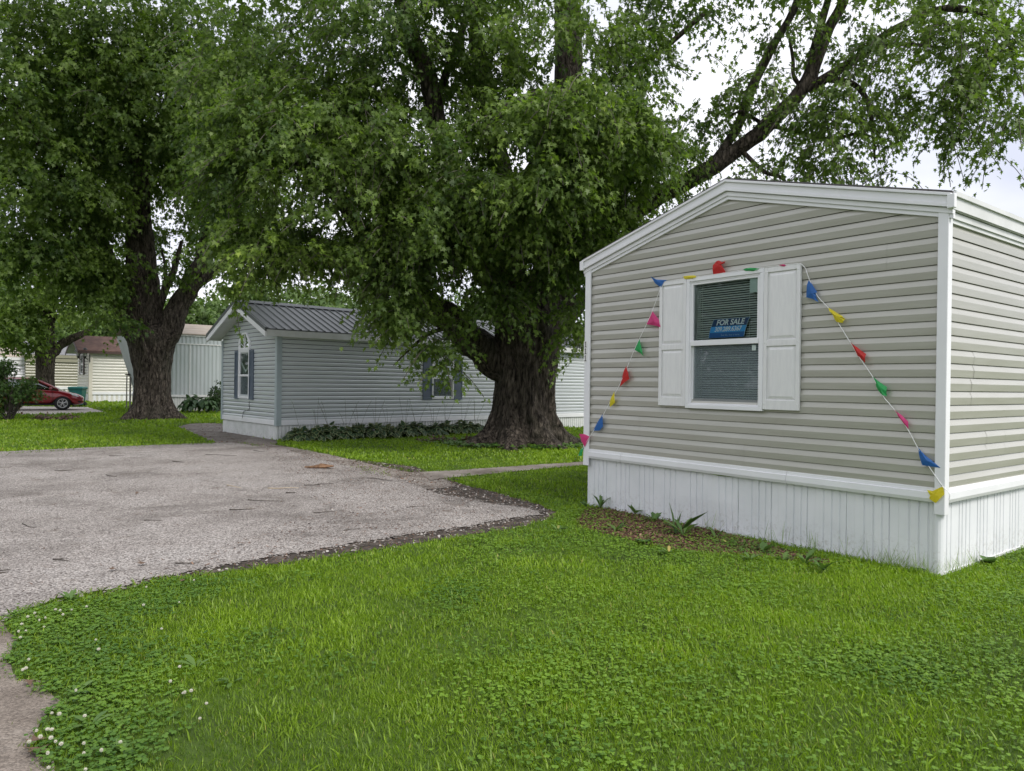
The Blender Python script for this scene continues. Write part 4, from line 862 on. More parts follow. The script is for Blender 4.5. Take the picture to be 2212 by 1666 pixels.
# ------------------------------------------------------------------ foliage tools
LEAF5 = np.array([(0, 0), (.42, .02), (.19, .26), (.54, .54), (.18, .50), (0, 1), (-.18, .50), (-.54, .54), (-.19, .26), (-.42, .02)])
LEAF3 = np.array([(0, 0), (.5, .22), (.22, .42), (0, 1), (-.22, .42), (-.5, .22)])
OVAL = np.array([(0, 0), (.28, .25), (.32, .55), (0, 1), (-.32, .55), (-.28, .25)])
HEXA = np.array([(0, 0), (.45, .25), (.5, .7), (0, .95), (-.5, .7), (-.45, .25)])
def unit(a): return a/np.maximum(np.linalg.norm(a, axis=1, keepdims=True), 1e-9)
def leaf_mesh(name, P, ax, nr, size, tint, m, parent=None, shape=LEAF5, bend=.25, fold=.15):
    P, ax, nr = np.asarray(P, float), unit(np.asarray(ax, float)), np.asarray(nr, float)
    sd_ = unit(np.cross(ax, nr)); nr = np.cross(sd_, ax); n = len(P); k = len(shape)
    size = np.broadcast_to(size, (n,)); X = shape[:, 0]; Y = shape[:, 1]; Z = -bend*Y*Y + fold*np.abs(X)
    V = P[:, None]+size[:, None, None]*(X[None, :, None]*sd_[:, None]+Y[None, :, None]*ax[:, None]+Z[None, :, None]*nr[:, None])
    V = V.reshape(-1, 3).astype(np.float32)
    me = bpy.data.meshes.new(name); me.vertices.add(n*k); me.vertices.foreach_set('co', V.ravel()); me.loops.add(n*k); me.polygons.add(n)
    me.loops.foreach_set('vertex_index', np.arange(n*k, dtype=np.int32)); me.polygons.foreach_set('loop_start', np.arange(0, n*k, k, dtype=np.int32))
    try: me.polygons.foreach_set('loop_total', np.full(n, k, dtype=np.int32))
    except Exception: pass
    me.update(calc_edges=True); a = me.attributes.new('tint', 'FLOAT', 'FACE'); a.data.foreach_set('value', np.clip(tint, 0, 1).astype(np.float32))
    me.materials.append(m); o = bpy.data.objects.new(name, me); COL.objects.link(o)
    if parent: o.parent = parent
    return o
def vnoise(P, f, seed=0):
    P = np.asarray(P); return np.array([noise.noise(Vector((p[0]*f+seed, p[1]*f, p[2]*f))) for p in P])
def crown(name, parent, ells, m, seed=0, K=13, size=.15, L=.65, shape=LEAF5, cut=-.18, nf=.55, twigs=None, droop=.45, base=None, tb=.35):
    """ells: (centre, (rx, ry, rz), sprays). Leaves hang in sprays set through each mass, denser towards its outside; noise leaves gaps"""
    rg = np.random.default_rng(seed); C, Rr, T = [], [], []
    for c, r, n in ells:
        d = unit(rg.normal(size=(n, 3))); rad = rg.random(n)**(1/2.2); q = d*rad[:, None]*np.array(r); C.append(np.array(c)+q); Rr.append(unit(d*np.array([1, 1, .5])+rg.normal(size=(n, 3))*.55))
        T.append(np.full(n, rg.normal()*.05))
    C = np.concatenate(C); D = np.concatenate(Rr); T = np.concatenate(T)
    k = vnoise(C, nf, seed*3.1)+.35*vnoise(C, nf*2.7, seed+9); keep = k > cut; C, D, T = C[keep], D[keep], T[keep]; n = len(C)
    D[:, 2] = D[:, 2]*.6-.12; D = unit(D); Ls = L*rg.uniform(.6, 1.25, n)
    tn = T+.45*vnoise(C, .9, seed+33)+rg.normal(size=n)*.08
    t = (np.arange(K)+.6)/K; Ps = C[:, None]+D[:, None]*(Ls[:, None]*t)[:, :, None]; Ps[:, :, 2] -= droop*(Ls[:, None]*t**2)
    spine = Ps.copy(); Ps = Ps+rg.normal(size=Ps.shape)*np.array([.085, .085, .06])*(size/.15)
    P = Ps.reshape(-1, 3); N = len(P)
    ax = np.repeat(D, K, 0)*.6+rg.normal(size=(N, 3))*.55+np.array([0, 0, -.75]); nr = rg.normal(size=(N, 3))*.55+np.array([0, 0, 1])+np.repeat(D, K, 0)*.35
    tint = tb+np.repeat(tn, K)+rg.normal(size=N)*.10+.05*np.tile(t, n)
    o = leaf_mesh(name, P, ax, nr, size*rg.uniform(.65, 1.2, N), tint, m, parent, shape)
    if base is not None: pass
    if twigs:
        sel = rg.random(n) < twigs; S = spine[sel][:, ::3]; st0 = C[sel]; b = MB()
        for i in range(len(S)):
            pts = [Vector(st0[i])]+[Vector(x) for x in S[i]]; b.tube(pts, [.008]*len(pts), 3, caps=False)
        tag(b.build('twigs', M['twig'], parent, fixn=False), kind='stuff')
    return o, n
def E(px, py, Z, rx, ry, rz, n): p = at(px, py, Z); return ((p.x, p.y, p.z), (rx*Z/FPX, rz, ry*Z/FPX), n)
def limb(b, P, R_, seg=10, jit=.25, sub=6):
    pts = curve_pts(P, sub); n = len(pts); rr = []
    for i in range(n):
        t = i/sub; k = min(int(t), len(R_)-2); f = t-k; rr.append(R_[k]*(1-f)+R_[k+1]*f)
    wob = [p+Vector((noise.noise(p*1.3), noise.noise(p*1.3+Vector((7, 0, 0))), noise.noise(p*1.3+Vector((0, 9, 0)))))*.35*r for p, r in zip(pts, rr)]
    b.tube(wob, rr, seg, jit=jit); return wob
def trunk_mesh(name, parent, base, prof, flutes, amp, lean=(0, 0), seg=110, nz_=120, seed=0, twist=.25):
    """prof: [(z, radius)], fluted and flared, with furrowed bark modelled in the surface"""
    zs = np.linspace(-.05, prof[-1][0], nz_); rr = np.interp(zs, [p[0] for p in prof], [p[1] for p in prof]); rg = random.Random(seed); ph = [rg.uniform(0, 6.28) for _ in range(4)]
    rings = []; z0 = prof[0][0]; H = prof[-1][0]
    for z, r in zip(zs, rr):
        fl = math.exp(-max(z, 0)/.45); ring = []
        for j in range(seg):
            a = 2*math.pi*j/seg; ta = a+twist*z
            f = amp*1.25*(.55*math.sin(flutes*ta+ph[0])+.3*math.sin((flutes*2-1)*ta+ph[1])+.25*math.sin(3*ta+ph[2]))
            ra = r*(1+f*(.30+1.1*fl))+fl*.34*r*max(0, math.sin(flutes*ta+ph[0]))**2
            q = Vector((math.cos(ta)*r*7, math.sin(ta)*r*7, z*1.3+seed)); n1 = noise.noise(q); n2 = noise.noise(q*2.1+Vector((5, 5, 5)))
            ridge = (1-abs(n1)*2.2)*.035-.018+(1-abs(n2)*2)*.014
            ra += ridge*min(1.2, r+.3)
            ring.append((math.cos(a)*ra+lean[0]*max(z, 0), math.sin(a)*ra+lean[1]*max(z, 0), z))
        rings.append(ring)
    b = MB(); b.loft(rings, True, True); return b.build(name, M['bark'], parent, smooth=True, fixn=False)
def tree(name, base, rz, label, cat='tree', group=None): return empty(name, base, rz, label, cat, group)
def rel(root, p): return Vector(p)-root.location
# ------------------------------------------------------------------ the big maple
bA = G(1130, 962); bA.z = 0; TA = tree('maple_tree', bA, 0, 'huge silver maple with the thickest furrowed trunk, between the blue and taupe homes')
def zz(py, Z): return 1.6+(830-py)*Z/FPX
ZA = bA.y
trunk_mesh('trunk', TA, bA, [(-.05, 1.30), (.08, 1.2), (.25, 1.0), (.5, .86), (.9, .78), (1.5, .75), (2.2, .77), (2.9, .85), (3.4, .86), (3.9, .70), (4.3, .4)], 7, .17, (.035, 0), 150, 150, 3, .35)
A = lambda px, py, Z=ZA: at(px, py, Z)-bA
def limbs(root, specs, atf, name='limb'):
    for P, R_ in specs:
        b = MB(); limb(b, [atf(*p) for p in P], R_, 14 if R_[0] > .2 else 8); b.build(name, M['bark'], root, smooth=True, fixn=False)
limbs(TA, [
    ([(1120, 830), (1070, 780), (1010, 725, ZA-.5), (935, 668, ZA-.9), (875, 600, ZA-.8), (800, 510, ZA-1), (720, 420, ZA-1.2), (640, 350, ZA-1.4)], [.3, .46, .40, .34, .29, .22, .16, .08]),
    ([(1125, 690), (1105, 610, ZA-.2), (1092, 500, ZA-.2), (1085, 400), (1060, 250), (1030, 80), (1010, -150)], [.55, .42, .34, .3, .26, .2, .1]),
    ([(1165, 690), (1180, 600), (1200, 450, ZA+.3), (1222, 250, ZA+.5), (1226, 100, ZA+.5), (1215, -100, ZA+.5), (1200, -320, ZA+.5)], [.6, .45, .40, .36, .36, .28, .12]),
    ([(1100, 660), (1040, 560, ZA-.4), (975, 400, ZA-.8), (930, 190, ZA-1), (880, 50, ZA-1.2), (820, -150, ZA-1.4)], [.45, .32, .25, .23, .2, .1]),
    ([(1175, 720), (1225, 680, ZA+.2), (1262, 645, ZA+.4), (1330, 560, ZA+1.2), (1420, 480, ZA+2)], [.4, .26, .2, .16, .07]),
    ([(1180, 680), (1240, 600), (1310, 500, ZA-.3), (1380, 448, ZA-.6), (1470, 400, ZA-.9), (1560, 345, ZA-1.1), (1640, 290, ZA-1.3), (1690, 240, ZA-1.4), (1735, 190, ZA-1.5), (1752, 160, ZA-1.5)], [.3, .30, .26, .24, .22, .20, .19, .18, .17, .15]),
    ([(1748, 175, ZA-1.5), (1765, 130, ZA-1.5), (1790, 60, ZA-1.5), (1822, 0, ZA-1.5), (1850, -90, ZA-1.6), (1880, -200, ZA-1.6)], [.17, .155, .13, .12, .09, .06]),
    ([(1745, 175, ZA-1.5), (1758, 110, ZA-1.7), (1775, 50, ZA-1.8), (1795, -30, ZA-1.9), (1800, -120, ZA-2)], [.12, .10, .09, .08, .05]),
    ([(1745, 195, ZA-1.5), (1790, 165, ZA-1.8), (1850, 125, ZA-2), (1930, 65, ZA-2.2), (2030, 20, ZA-2.4), (2120, 28, ZA-2.6), (2170, 70, ZA-2.7), (2195, 150, ZA-2.8)], [.13, .115, .10, .09, .08, .07, .05, .03]),
    ([(1830, 140, ZA-1.9), (1890, 105, ZA-2.2), (1960, 95, ZA-2.5), (2040, 105, ZA-2.8)], [.08, .06, .05, .02]),
    ([(1530, 365, ZA-1), (1590, 280, ZA-1), (1620, 200, ZA-1.1), (1665, 110, ZA-1.2), (1720, 10, ZA-1.3), (1760, -100, ZA-1.4)], [.12, .12, .115, .10, .09, .05]),
    ([(1790, 170, ZA-1.8), (1840, 180, ZA-2), (1872, 215, ZA-2.1), (1884, 270, ZA-2.2), (1890, 350, ZA-2.3)], [.09, .07, .06, .05, .02]),
    ([(1600, 325, ZA-1.2), (1650, 370, ZA-1.6), (1690, 385, ZA-1.8), (1712, 420, ZA-2)], [.06, .05, .04, .015]),
    ([(1660, 275, ZA-1.3), (1620, 250, ZA-1.5), (1600, 240, ZA-1.6), (1570, 255, ZA-1.6)], [.05, .05, .03, .01]),
    ([(1740, 200, ZA-1.4), (1715, 165, ZA-1.5), (1712, 120, ZA-1.5), (1700, 60, ZA-1.5)], [.06, .05, .04, .02]),
    ([(1660, 270, ZA-1.2), (1780, 300, ZA-1.6), (1850, 290, ZA-1.9), (1900, 300, ZA-2)], [.05, .05, .04, .01]),
    ([(1140, 560, ZA-.2), (1060, 300, ZA-2), (1150, 210, ZA-3), (1260, 200, ZA-3.5)], [.2, .14, .1, .04]),
    ([(1090, 500, ZA-.2), (1170, 330, ZA-2), (1280, 310, ZA-3), (1380, 330, ZA-3)], [.18, .12, .08, .03]),
    ([(1000, 700, ZA-.4), (930, 720, ZA-1.4), (880, 760, ZA-2), (850, 790, ZA-2.3)], [.09, .045, .025, .006]),
    ([(1220, 250, ZA+.4), (1290, 190, ZA), (1370, 150, ZA-.2), (1440, 100, ZA-.3), (1520, 30, ZA-.5)], [.16, .12, .1, .08, .05]),
    ([(940, 220, ZA-1), (980, 120, ZA-.5), (1010, 20, ZA), (1020, -80, ZA)], [.12, .1, .09, .05]),
], A)
k = 1.0
EA = [E(1130, 320, 15.6, 190, 105, 1.7, 640), E(1130, 440, 16.0, 160, 80, 1.5, 430), E(850, 490, 16.3, 220, 70, 1.7, 640), E(690, 320, 17, 220, 140, 2.4, 850), E(900, 110, 17.6, 280, 160, 2.8, 850), E(880, 350, 17.4, 180, 170, 2.4, 620),
      E(1240, 130, 17.2, 180, 110, 2.4, 230), E(1330, 290, 15.9, 115, 120, 1.6, 400), E(1310, 450, 16.6, 80, 120, 1.4, 260), E(1210, 560, 17.2, 70, 45, .9, 90), E(860, 590, 16.4, 65, 35, .9, 120), E(1010, 520, 16.8, 90, 65, 1.1, 150),
      E(855, 660, 16.2, 34, 32, .6, 44), E(945, 690, 16.2, 30, 28, .5, 20), E(850, 785, 16, 24, 12, .3, 10), E(880, 690, 16.1, 34, 30, .6, 34), E(960, 790, 16.2, 16, 14, .3, 6), E(935, 750, 16.2, 24, 24, .3, 10), E(985, 735, 16.4, 20, 18, .3, 8), E(720, 540, 16.6, 110, 22, 1.0, 110), E(570, 515, 17, 110, 40, 1.2, 170), E(560, 390, 18, 110, 110, 2.0, 330), E(540, 200, 18.5, 120, 160, 2.4, 420), E(560, 590, 16.8, 55, 12, .6, 18), E(490, 625, 16.8, 18, 8, .3, 5),
      E(1430, 340, 18.2, 90, 70, 1.2, 90), E(1380, 180, 18, 80, 100, 1.4, 100), E(1400, 50, 18, 80, 55, 1.4, 60), E(1330, 520, 18.6, 30, 30, .8, 20), E(1240, 700, 17.8, 32, 60, .7, 44), E(1060, 640, 16.9, 60, 30, .6, 50)]
ER = [E(1400, 430, 19.5, 80, 30, 1.0, 26), E(1510, 290, 18.6, 80, 40, 1.0, 50), E(1560, 200, 17.3, 45, 40, .9, 30), E(1640, 190, 17.2, 45, 45, .8, 40), E(1700, 40, 17, 50, 50, .9, 45), E(1520, 25, 17.4, 40, 20, .7, 9), E(1700, 345, 17.4, 60, 25, .7, 24), E(1600, 372, 17.4, 55, 18, .7, 20), E(1750, 240, 16.6, 50, 50, .8, 44), E(1830, 250, 16.4, 85, 75, 1.0, 120), E(1810, 350, 16.3, 85, 40, .8, 60), E(1920, 385, 16.2, 45, 18, .5, 20), E(1840, 80, 16.8, 70, 70, 1.0, 66),
      E(1930, 140, 16.2, 85, 75, 1.1, 115), E(2010, 220, 15.9, 85, 65, 1.0, 120), E(2060, 60, 15.8, 120, 75, 1.2, 180), E(2140, 160, 15.5, 75, 85, 1.0, 130), E(2060, 290, 15.6, 32, 20, .4, 16), E(2130, 310, 15.3, 22, 18, .4, 8), E(2180, 260, 15.3, 40, 45, .6, 34), E(1960, 300, 15.9, 35, 35, .5, 18), E(2230, 100, 15.4, 60, 130, 1.0, 70), E(1600, 90, 17.2, 90, 60, .8, 16)]
NEARA = [E(1250, 230, 14.9, 110, 60, 1.0, 130), E(1180, 400, 14.9, 120, 60, .9, 130), E(1340, 300, 15, 80, 80, .8, 90), E(620, 540, 15.5, 90, 22, .8, 44)]
L2 = lambda q, k=1.0: [(tuple(Vector(c)-bA), r, int(n*k)) for c, r, n in q]
crown('crown', TA, L2(EA, 1.3), M['leaf_maple'], 1, 27, .118, .74, twigs=.55, tb=.36, cut=-.13, nf=.7, droop=.6)
crown('limb_crown', TA, L2(ER, .84), M['leaf_maple'], 3, 23, .118, .78, twigs=.8, tb=.42, cut=-.06, nf=1.1, droop=.75)
crown('outer_crown', TA, L2(NEARA, 1.15), M['leaf_maple'], 4, 25, .118, .62, twigs=.5, tb=.66, cut=-.05, nf=.9, droop=.7)
top = [E(1000, -300, 18, 520, 180, 4, 900), E(1800, -230, 17, 380, 120, 2.5, 500), E(400, -230, 20, 300, 150, 4, 400)]
EA_top = [E(900, -60, 17.8, 500, 60, 2.6, 420), E(1500, -60, 17.4, 250, 45, 2, 110), E(1950, -60, 16.5, 250, 50, 1.6, 150)]
crown('crown_fringe', TA, L2(EA_top), M['leaf_maple'], 9, 16, .15, .7, tb=.4, cut=-.1, nf=.8, droop=.6)
crown('upper_crown', TA, [(tuple(Vector(c)-bA), r, n) for c, r, n in top], M['leaf_maple'], 2, 10, .26, .9, shape=LEAF3, cut=-.3)
# ------------------------------------------------------------------ the left maple
bB = G(330, 906); bB.z = 0; ZB = bB.y; TB = tree('maple_tree', bB, 0, 'large maple splitting into several upright stems, left of the blue home')
trunk_mesh('trunk', TB, bB, [(-.05, .98), (.1, .90), (.3, .79), (.6, .69), (1.2, .63), (1.9, .65), (2.6, .75), (3.2, .86), (3.5, .80), (3.8, .5)], 6, .13, (-.03, 0), 110, 110, 8, -.15)
Bf = lambda px, py, Z=ZB: at(px, py, Z)-bB
limbs(TB, [
    ([(312, 775), (288, 705), (262, 645), (236, 580), (214, 500), (195, 400), (180, 280)], [.3, .46, .40, .34, .28, .2, .1]),
    ([(320, 760), (305, 690), (298, 600), (292, 500), (293, 380), (290, 240), (292, 80)], [.3, .52, .43, .38, .33, .26, .12]),
    ([(330, 760), (330, 685), (322, 590), (312, 470), (318, 330)], [.3, .4, .3, .24, .1]),
    ([(340, 790), (366, 712), (396, 645), (424, 590), (450, 520), (466, 430), (480, 300), (500, 180)], [.3, .46, .38, .33, .30, .27, .2, .1]),
    ([(330, 720), (345, 660), (365, 610), (378, 575), (392, 520)], [.2, .17, .15, .12, .06]),
    ([(390, 670), (420, 620), (455, 590), (500, 550), (545, 500)], [.24, .22, .18, .12, .06]),
    ([(335, 690), (350, 640), (358, 590), (350, 540)], [.1, .09, .07, .04]),
    ([(325, 790, ZB-.9), (318, 765, ZB-.95), (305, 730, ZB-.9), (288, 690, ZB-.7), (270, 640, ZB-.5), (262, 600, ZB-.4)], [.07, .09, .09, .09, .07, .04]),
    ([(440, 500), (510, 440, ZB-.5), (520, 380, ZB-1), (430, 260, ZB-1), (395, 150, ZB-1)], [.2, .18, .15, .12, .06]),
    ([(212, 500), (150, 420, ZB-1), (100, 330, ZB-2), (40, 240, ZB-2.5), (-20, 200, ZB-3)], [.24, .2, .18, .15, .08]),
    ([(240, 600), (200, 570, ZB-1), (160, 560, ZB-1.5), (110, 575, ZB-2)], [.12, .1, .07, .03]),
], Bf)
EB_ = [E(330, 330, 30.5, 150, 110, 1.6, 330), E(300, 230, 28, 180, 170, 3.6, 850), E(110, 400, 26.5, 130, 140, 3.0, 720), E(90, 550, 26.5, 120, 70, 2.4, 380), E(200, 580, 27, 50, 40, 1.4, 70), E(60, 150, 26, 170, 180, 3.6, 700), E(500, 380, 28, 100, 130, 2.6, 380), E(450, 150, 28.5, 160, 180, 3.6, 650), E(250, 60, 27, 200, 120, 3.4, 480), E(520, 530, 28.4, 50, 40, 1.6, 60),
       E(225, 640, 27, 36, 18, .9, 30), E(255, 690, 27, 22, 12, .6, 12), E(410, 590, 27.3, 26, 22, .6, 14), E(345, 600, 27.3, 20, 22, .5, 8), E(415, 520, 31, 50, 40, 1.2, 40), E(315, 745, 27.0, 7, 8, .15, 2), E(200, 430, 26.3, 60, 45, 1.0, 100), E(180, 280, 32, 200, 150, 1.5, 420), E(480, 330, 32, 120, 150, 1.5, 260), E(330, 520, 32.5, 130, 90, .8, 150), E(350, 470, 27.3, 22, 30, .5, 8), E(290, 560, 27.2, 16, 22, .4, 6)]
crown('crown', TB, [(tuple(Vector(c)-bB), r, int(n*1.4)) for c, r, n in EB_], M['leaf_maple'], 5, 19, .165, .85, twigs=.15, tb=.33, cut=-.22, nf=.7)
crown('upper_crown', TB, [(tuple(Vector(c)-bB), r, n) for c, r, n in [E(250, -230, 28, 350, 110, 5, 600)]], M['leaf_maple'], 6, 10, .34, 1.1, shape=LEAF3, cut=-.3)
# ------------------------------------------------------------------ third maple behind the car
bC = at(97, 840, 47); bC.z = 0; ZC = 47; TC = tree('maple_tree', bC, 0, 'maple with one long low limb reaching right, standing behind the red car')
trunk_mesh('trunk', TC, bC, [(-.05, .85), (.2, .7), (.7, .56), (1.6, .50), (2.6, .52), (3.4, .6), (4.1, .62), (4.8, .4)], 5, .1, (0, 0), 60, 60, 12, .1)
Cf = lambda px, py, Z=ZC: at(px, py, Z)-bC
limbs(TC, [([(98, 770), (95, 720), (92, 670), (88, 600), (90, 500)], [.5, .42, .36, .3, .15]), ([(103, 775), (125, 750), (150, 733), (175, 724), (192, 712)], [.4, .28, .24, .2, .12]), ([(103, 740), (112, 700), (118, 650), (150, 600)], [.25, .2, .15, .07]),
            ([(88, 760), (76, 735), (60, 700), (45, 650)], [.25, .2, .15, .07]), ([(105, 700), (140, 672), (165, 655), (190, 645)], [.16, .13, .1, .05])], Cf)
EC_ = [E(60, 640, 45, 85, 50, 2.6, 260), E(150, 625, 46, 60, 40, 2.4, 130), E(25, 700, 44.5, 55, 38, 2.0, 170), E(120, 560, 46, 150, 50, 3.6, 300), E(230, 620, 48, 60, 40, 2.6, 90), E(190, 672, 44, 40, 14, 1.2, 40), E(55, 745, 45, 26, 14, 1, 28)]
crown('crown', TC, [(tuple(Vector(c)-bC), r, n) for c, r, n in EC_], M['leaf_maple'], 7, 12, .27, 1.0, shape=LEAF3, cut=-.25, tb=.42)
# ------------------------------------------------------------------ trees beyond the homes
far = [(-60, 78, 13, 6, 'tall tree beyond the white home at the far left edge'), (70, 84, 12, 6, 'rounded tree behind the third maple, above the white home roof'), (205, 82, 11, 5.5, 'bright tree rising behind the brown shingle roof'),
       (315, 88, 13, 6, 'tree beyond the metal home, seen between the stems of the left maple'), (430, 70, 10.5, 5, 'light green tree above the tan roof of the metal home'), (545, 76, 13, 6, 'tree behind the gable peak of the blue home'),
       (690, 70, 12, 6, 'bushy tree above the dark roof of the blue home'), (850, 74, 13, 6.5, 'tree behind the middle of the blue home roof'), (1010, 66, 11, 5.5, 'tree beyond the blue home left of the big trunk'),
       (1190, 62, 9.5, 5, 'pale tree glimpsed right of the big trunk'), (1420, 66, 8.5, 5, 'low tree hidden behind the taupe home roof')]
for i, (px, Z, h, r, lab) in enumerate(far):
    p = at(px, 830, Z); p.z = 0; t = tree('distant_tree', p, 0, lab, group='trees beyond the homes')
    b = MB(); limb(b, [Vector((0, 0, 0)), Vector((.2, 0, h*.25)), Vector((-.2, .1, h*.5)), Vector((.1, 0, h*.8))], [.45, .35, .25, .08], 8); b.build('trunk', M['bark'], t, smooth=True, fixn=False)
    rg = random.Random(i); es = []
    for j in range(9):
        a = rg.uniform(0, 6.28); q = rg.uniform(0, r*.55); es.append(((q*math.cos(a), q*math.sin(a), h*rg.uniform(.3, .85)), (r*.45, r*.45, h*.17), 75))
    es.append(((0, 0, h*.55), (r*.8, r*.8, h*.36), 240))
    crown('crown', t, es, M['leaf_far'], 20+i, 9, .5, 1.6, shape=LEAF3, cut=-.25, nf=.3, tb=.4)
for i, (x_, y_, h, r, lab) in enumerate([(-21, 9.5, 10, 5, 'roadside tree left of the photo, mirrored in the window'), (-27, -1, 12, 6, 'taller roadside tree beyond the road, mirrored in the window'), (-32, 31, 12, 5.5, 'roadside tree further up the road, mirrored in the arched window')]):
    t = tree('roadside_tree', Vector((x_, y_, 0)), 0, lab, group='trees across the road')
    b = MB(); limb(b, [Vector((0, 0, 0)), Vector((.2, 0, h*.25)), Vector((-.2, .1, h*.5)), Vector((.1, 0, h*.8))], [.4, .32, .2, .08], 8); b.build('trunk', M['bark'], t, smooth=True, fixn=False)
    crown('crown', t, [((0, 0, h*.5), (r, r, h*.40), 1000)], M['leaf_far'], 70+i, 9, .42, 1.4, shape=LEAF3, cut=-.3, nf=.3, tb=.4)
# ------------------------------------------------------------------ shrubs
def shrub(name, p, es, m, label, cat, size, K=10, L=.4, tb=.4, shape=LEAF5, stems=8, seed=0, cut=-.4):
    t = empty(name, p, 0, label, cat)
    b = MB(); rg = random.Random(seed)
    for i in range(stems):
        c, r, n = rg.choice(es); e = Vector(c)+Vector((rg.uniform(-r[0], r[0])*.6, rg.uniform(-r[1], r[1])*.6, rg.uniform(0, r[2])*.5)); b.tube(curve_pts([Vector((rg.uniform(-.15, .15), rg.uniform(-.15, .15), 0)), e*.5+Vector((0, 0, .1)), e], 3), [.018]*6+[.008], 5, caps=False)
    b.build('stems', M['twig'], t, fixn=False); crown('foliage', t, es, m, seed, K, size, L, shape=shape, cut=cut, tb=tb, nf=1.2); return t
pS = G(18, 907); pS.z = 0; ZS = pS.y
S = lambda px, py, rx, ry, rz, n, dz=0: (tuple(Vector(E(px, py, ZS+dz, rx, ry, rz, n)[0])-pS), E(px, py, ZS+dz, rx, ry, rz, n)[1], n)
shrub('shrub', pS, [S(8, 860, 40, 40, .8, 420), S(-40, 850, 50, 55, .9, 360), S(45, 850, 24, 14, .5, 60), S(14, 810, 36, 20, .6, 160), S(-4, 788, 22, 14, .5, 60), S(56, 822, 18, 7, .4, 22), S(25, 888, 26, 10, .4, 60), S(-10, 880, 45, 20, .7, 160), S(72, 845, 12, 5, .3, 7)],
      M['leaf_shrub'], 'large loose green shrub with red tipped leaves, in front of the red car', 'shrub', .11, 11, .3, seed=61, stems=22, cut=.02, tb=.72)
pU = G(474, 893); pU.z = 0; pU = at(474, 895, 36); pU.z = 0
shrub('shrub', pU, [((0, 0, .75), (.45, .5, .75), 170), ((.3, .3, .9), (.5, .4, .7), 80)], M['leaf_dark'], 'dark clipped upright shrub against the left corner of the blue home', 'shrub', .09, 10, .2, seed=62, shape=OVAL, cut=-1)
# dead branches lying on the lawn
def brush(p, n, w, h, label, seed, group=None):
    t = empty('brush_pile', p, 0, label, 'dead branches'); rg = random.Random(seed); b = MB(); LP = []
    for i in range(n):
        a = rg.uniform(-1, 1); st_ = Vector((a*w*.5, rg.uniform(-.25, .25), .02)); d = Vector((rg.uniform(-1, 1), rg.uniform(-.5, .5), rg.uniform(.05, 1)*h/w)); L_ = rg.uniform(.3, .7)*w*.6
        q = [st_, st_+d*L_*.5+Vector((0, 0, .04)), st_+d*L_]; b.tube(curve_pts(q, 3), [.012]*6+[.004], 4, caps=False)
        for k_ in range(10): LP.append(st_+d*L_*rg.uniform(.3, 1.05)+Vector((rg.gauss(0, .04), rg.gauss(0, .04), rg.gauss(0, .03))))
    b.build('branches', M['twig'], t, fixn=False); LP = np.array([tuple(v) for v in LP]); LP[:, 2] = np.maximum(LP[:, 2], .02); g_ = np.random.default_rng(seed)
    leaf_mesh('withered_leaves', LP, g_.normal(size=LP.shape), g_.normal(size=LP.shape), .09, g_.random(len(LP)), M['dead'], t, shape=LEAF3, bend=.6); return t
brush(G(118, 909), 34, 1.15, .62, 'pile of withered brown branches on the lawn in front of the red car', 5)
brush(G(985, 958), 26, 1.9, .5, 'fallen branches with shrivelled leaves beside the roots of the big maple', 6)
# ------------------------------------------------------------------ hostas
def hosta(p, label, group, seed, r=.42, h=.42, n=46, varieg=True, stalks=2, sh=.75):
    t = empty('hosta_plant', p, 0, label, 'hosta', group); rg = np.random.default_rng(seed)
    a = rg.random(n)*6.283; q = rg.random(n)**.7; ln = (.125+.085*rg.random(n))*(1 if varieg else 1.5)
    P = np.stack([np.cos(a)*q*r*.75, np.sin(a)*q*r*.75, h*(1-.62*q**2)*rg.uniform(.75, 1.05, n)], 1)
    ax = np.stack([np.cos(a)*(.3+q), np.sin(a)*(.3+q), .35-q*1.1], 1)+rg.normal(size=(n, 3))*.18; nr = np.stack([np.cos(a)*.4, np.sin(a)*.4, np.ones(n)], 1)+rg.normal(size=(n, 3))*.2
    shp = np.array([(0, 0), (.22, .08), (.34, .3), (.30, .6), (.12, .88), (0, 1), (-.12, .88), (-.30, .6), (-.34, .3), (-.22, .08)])
    tn = rg.random(n)
    if varieg: leaf_mesh('leaf_edges', P, ax, nr, ln, tn, M['hosta_edge'], t, shp, .2, .1)
    inner = shp*np.array([.76, .84])+np.array([0, .05]); up_ = unit(nr)*.010
    leaf_mesh('leaves', P+up_*(1 if varieg else 0), ax, nr, ln, tn, M['hosta'], t, inner if varieg else shp, .2 if varieg else .45, .1 if varieg else .25)
    b = MB(); rr = random.Random(seed)
    for i in range(0, n, 3): b.tube([(0, 0, 0), (P[i][0]*.5, P[i][1]*.5, P[i][2]*.7), tuple(P[i])], .005, 3, caps=False)
    b.build('stems', M['hosta'], t, fixn=False)
    if stalks:
        for i in range(stalks):
            b = MB(); f = b; e = Vector((rr.uniform(-.35, .35), rr.uniform(-.2, .2), sh*rr.uniform(.8, 1.25))); pts = curve_pts([Vector((0, 0, .2)), e*.55+Vector((0, 0, .15)), e], 4); b.tube(pts, .0035, 3, caps=False)
            for k_ in range(5): f.ball(pts[-1-k_//2]+Vector((rr.uniform(-.02, .02), 0, -.02*k_)), (.008, .008, .014), 5, 3, mi=1)
            b.build('flower_stalk', [M['stalk'], M['paper']], t, fixn=False)
    return t
n = 13
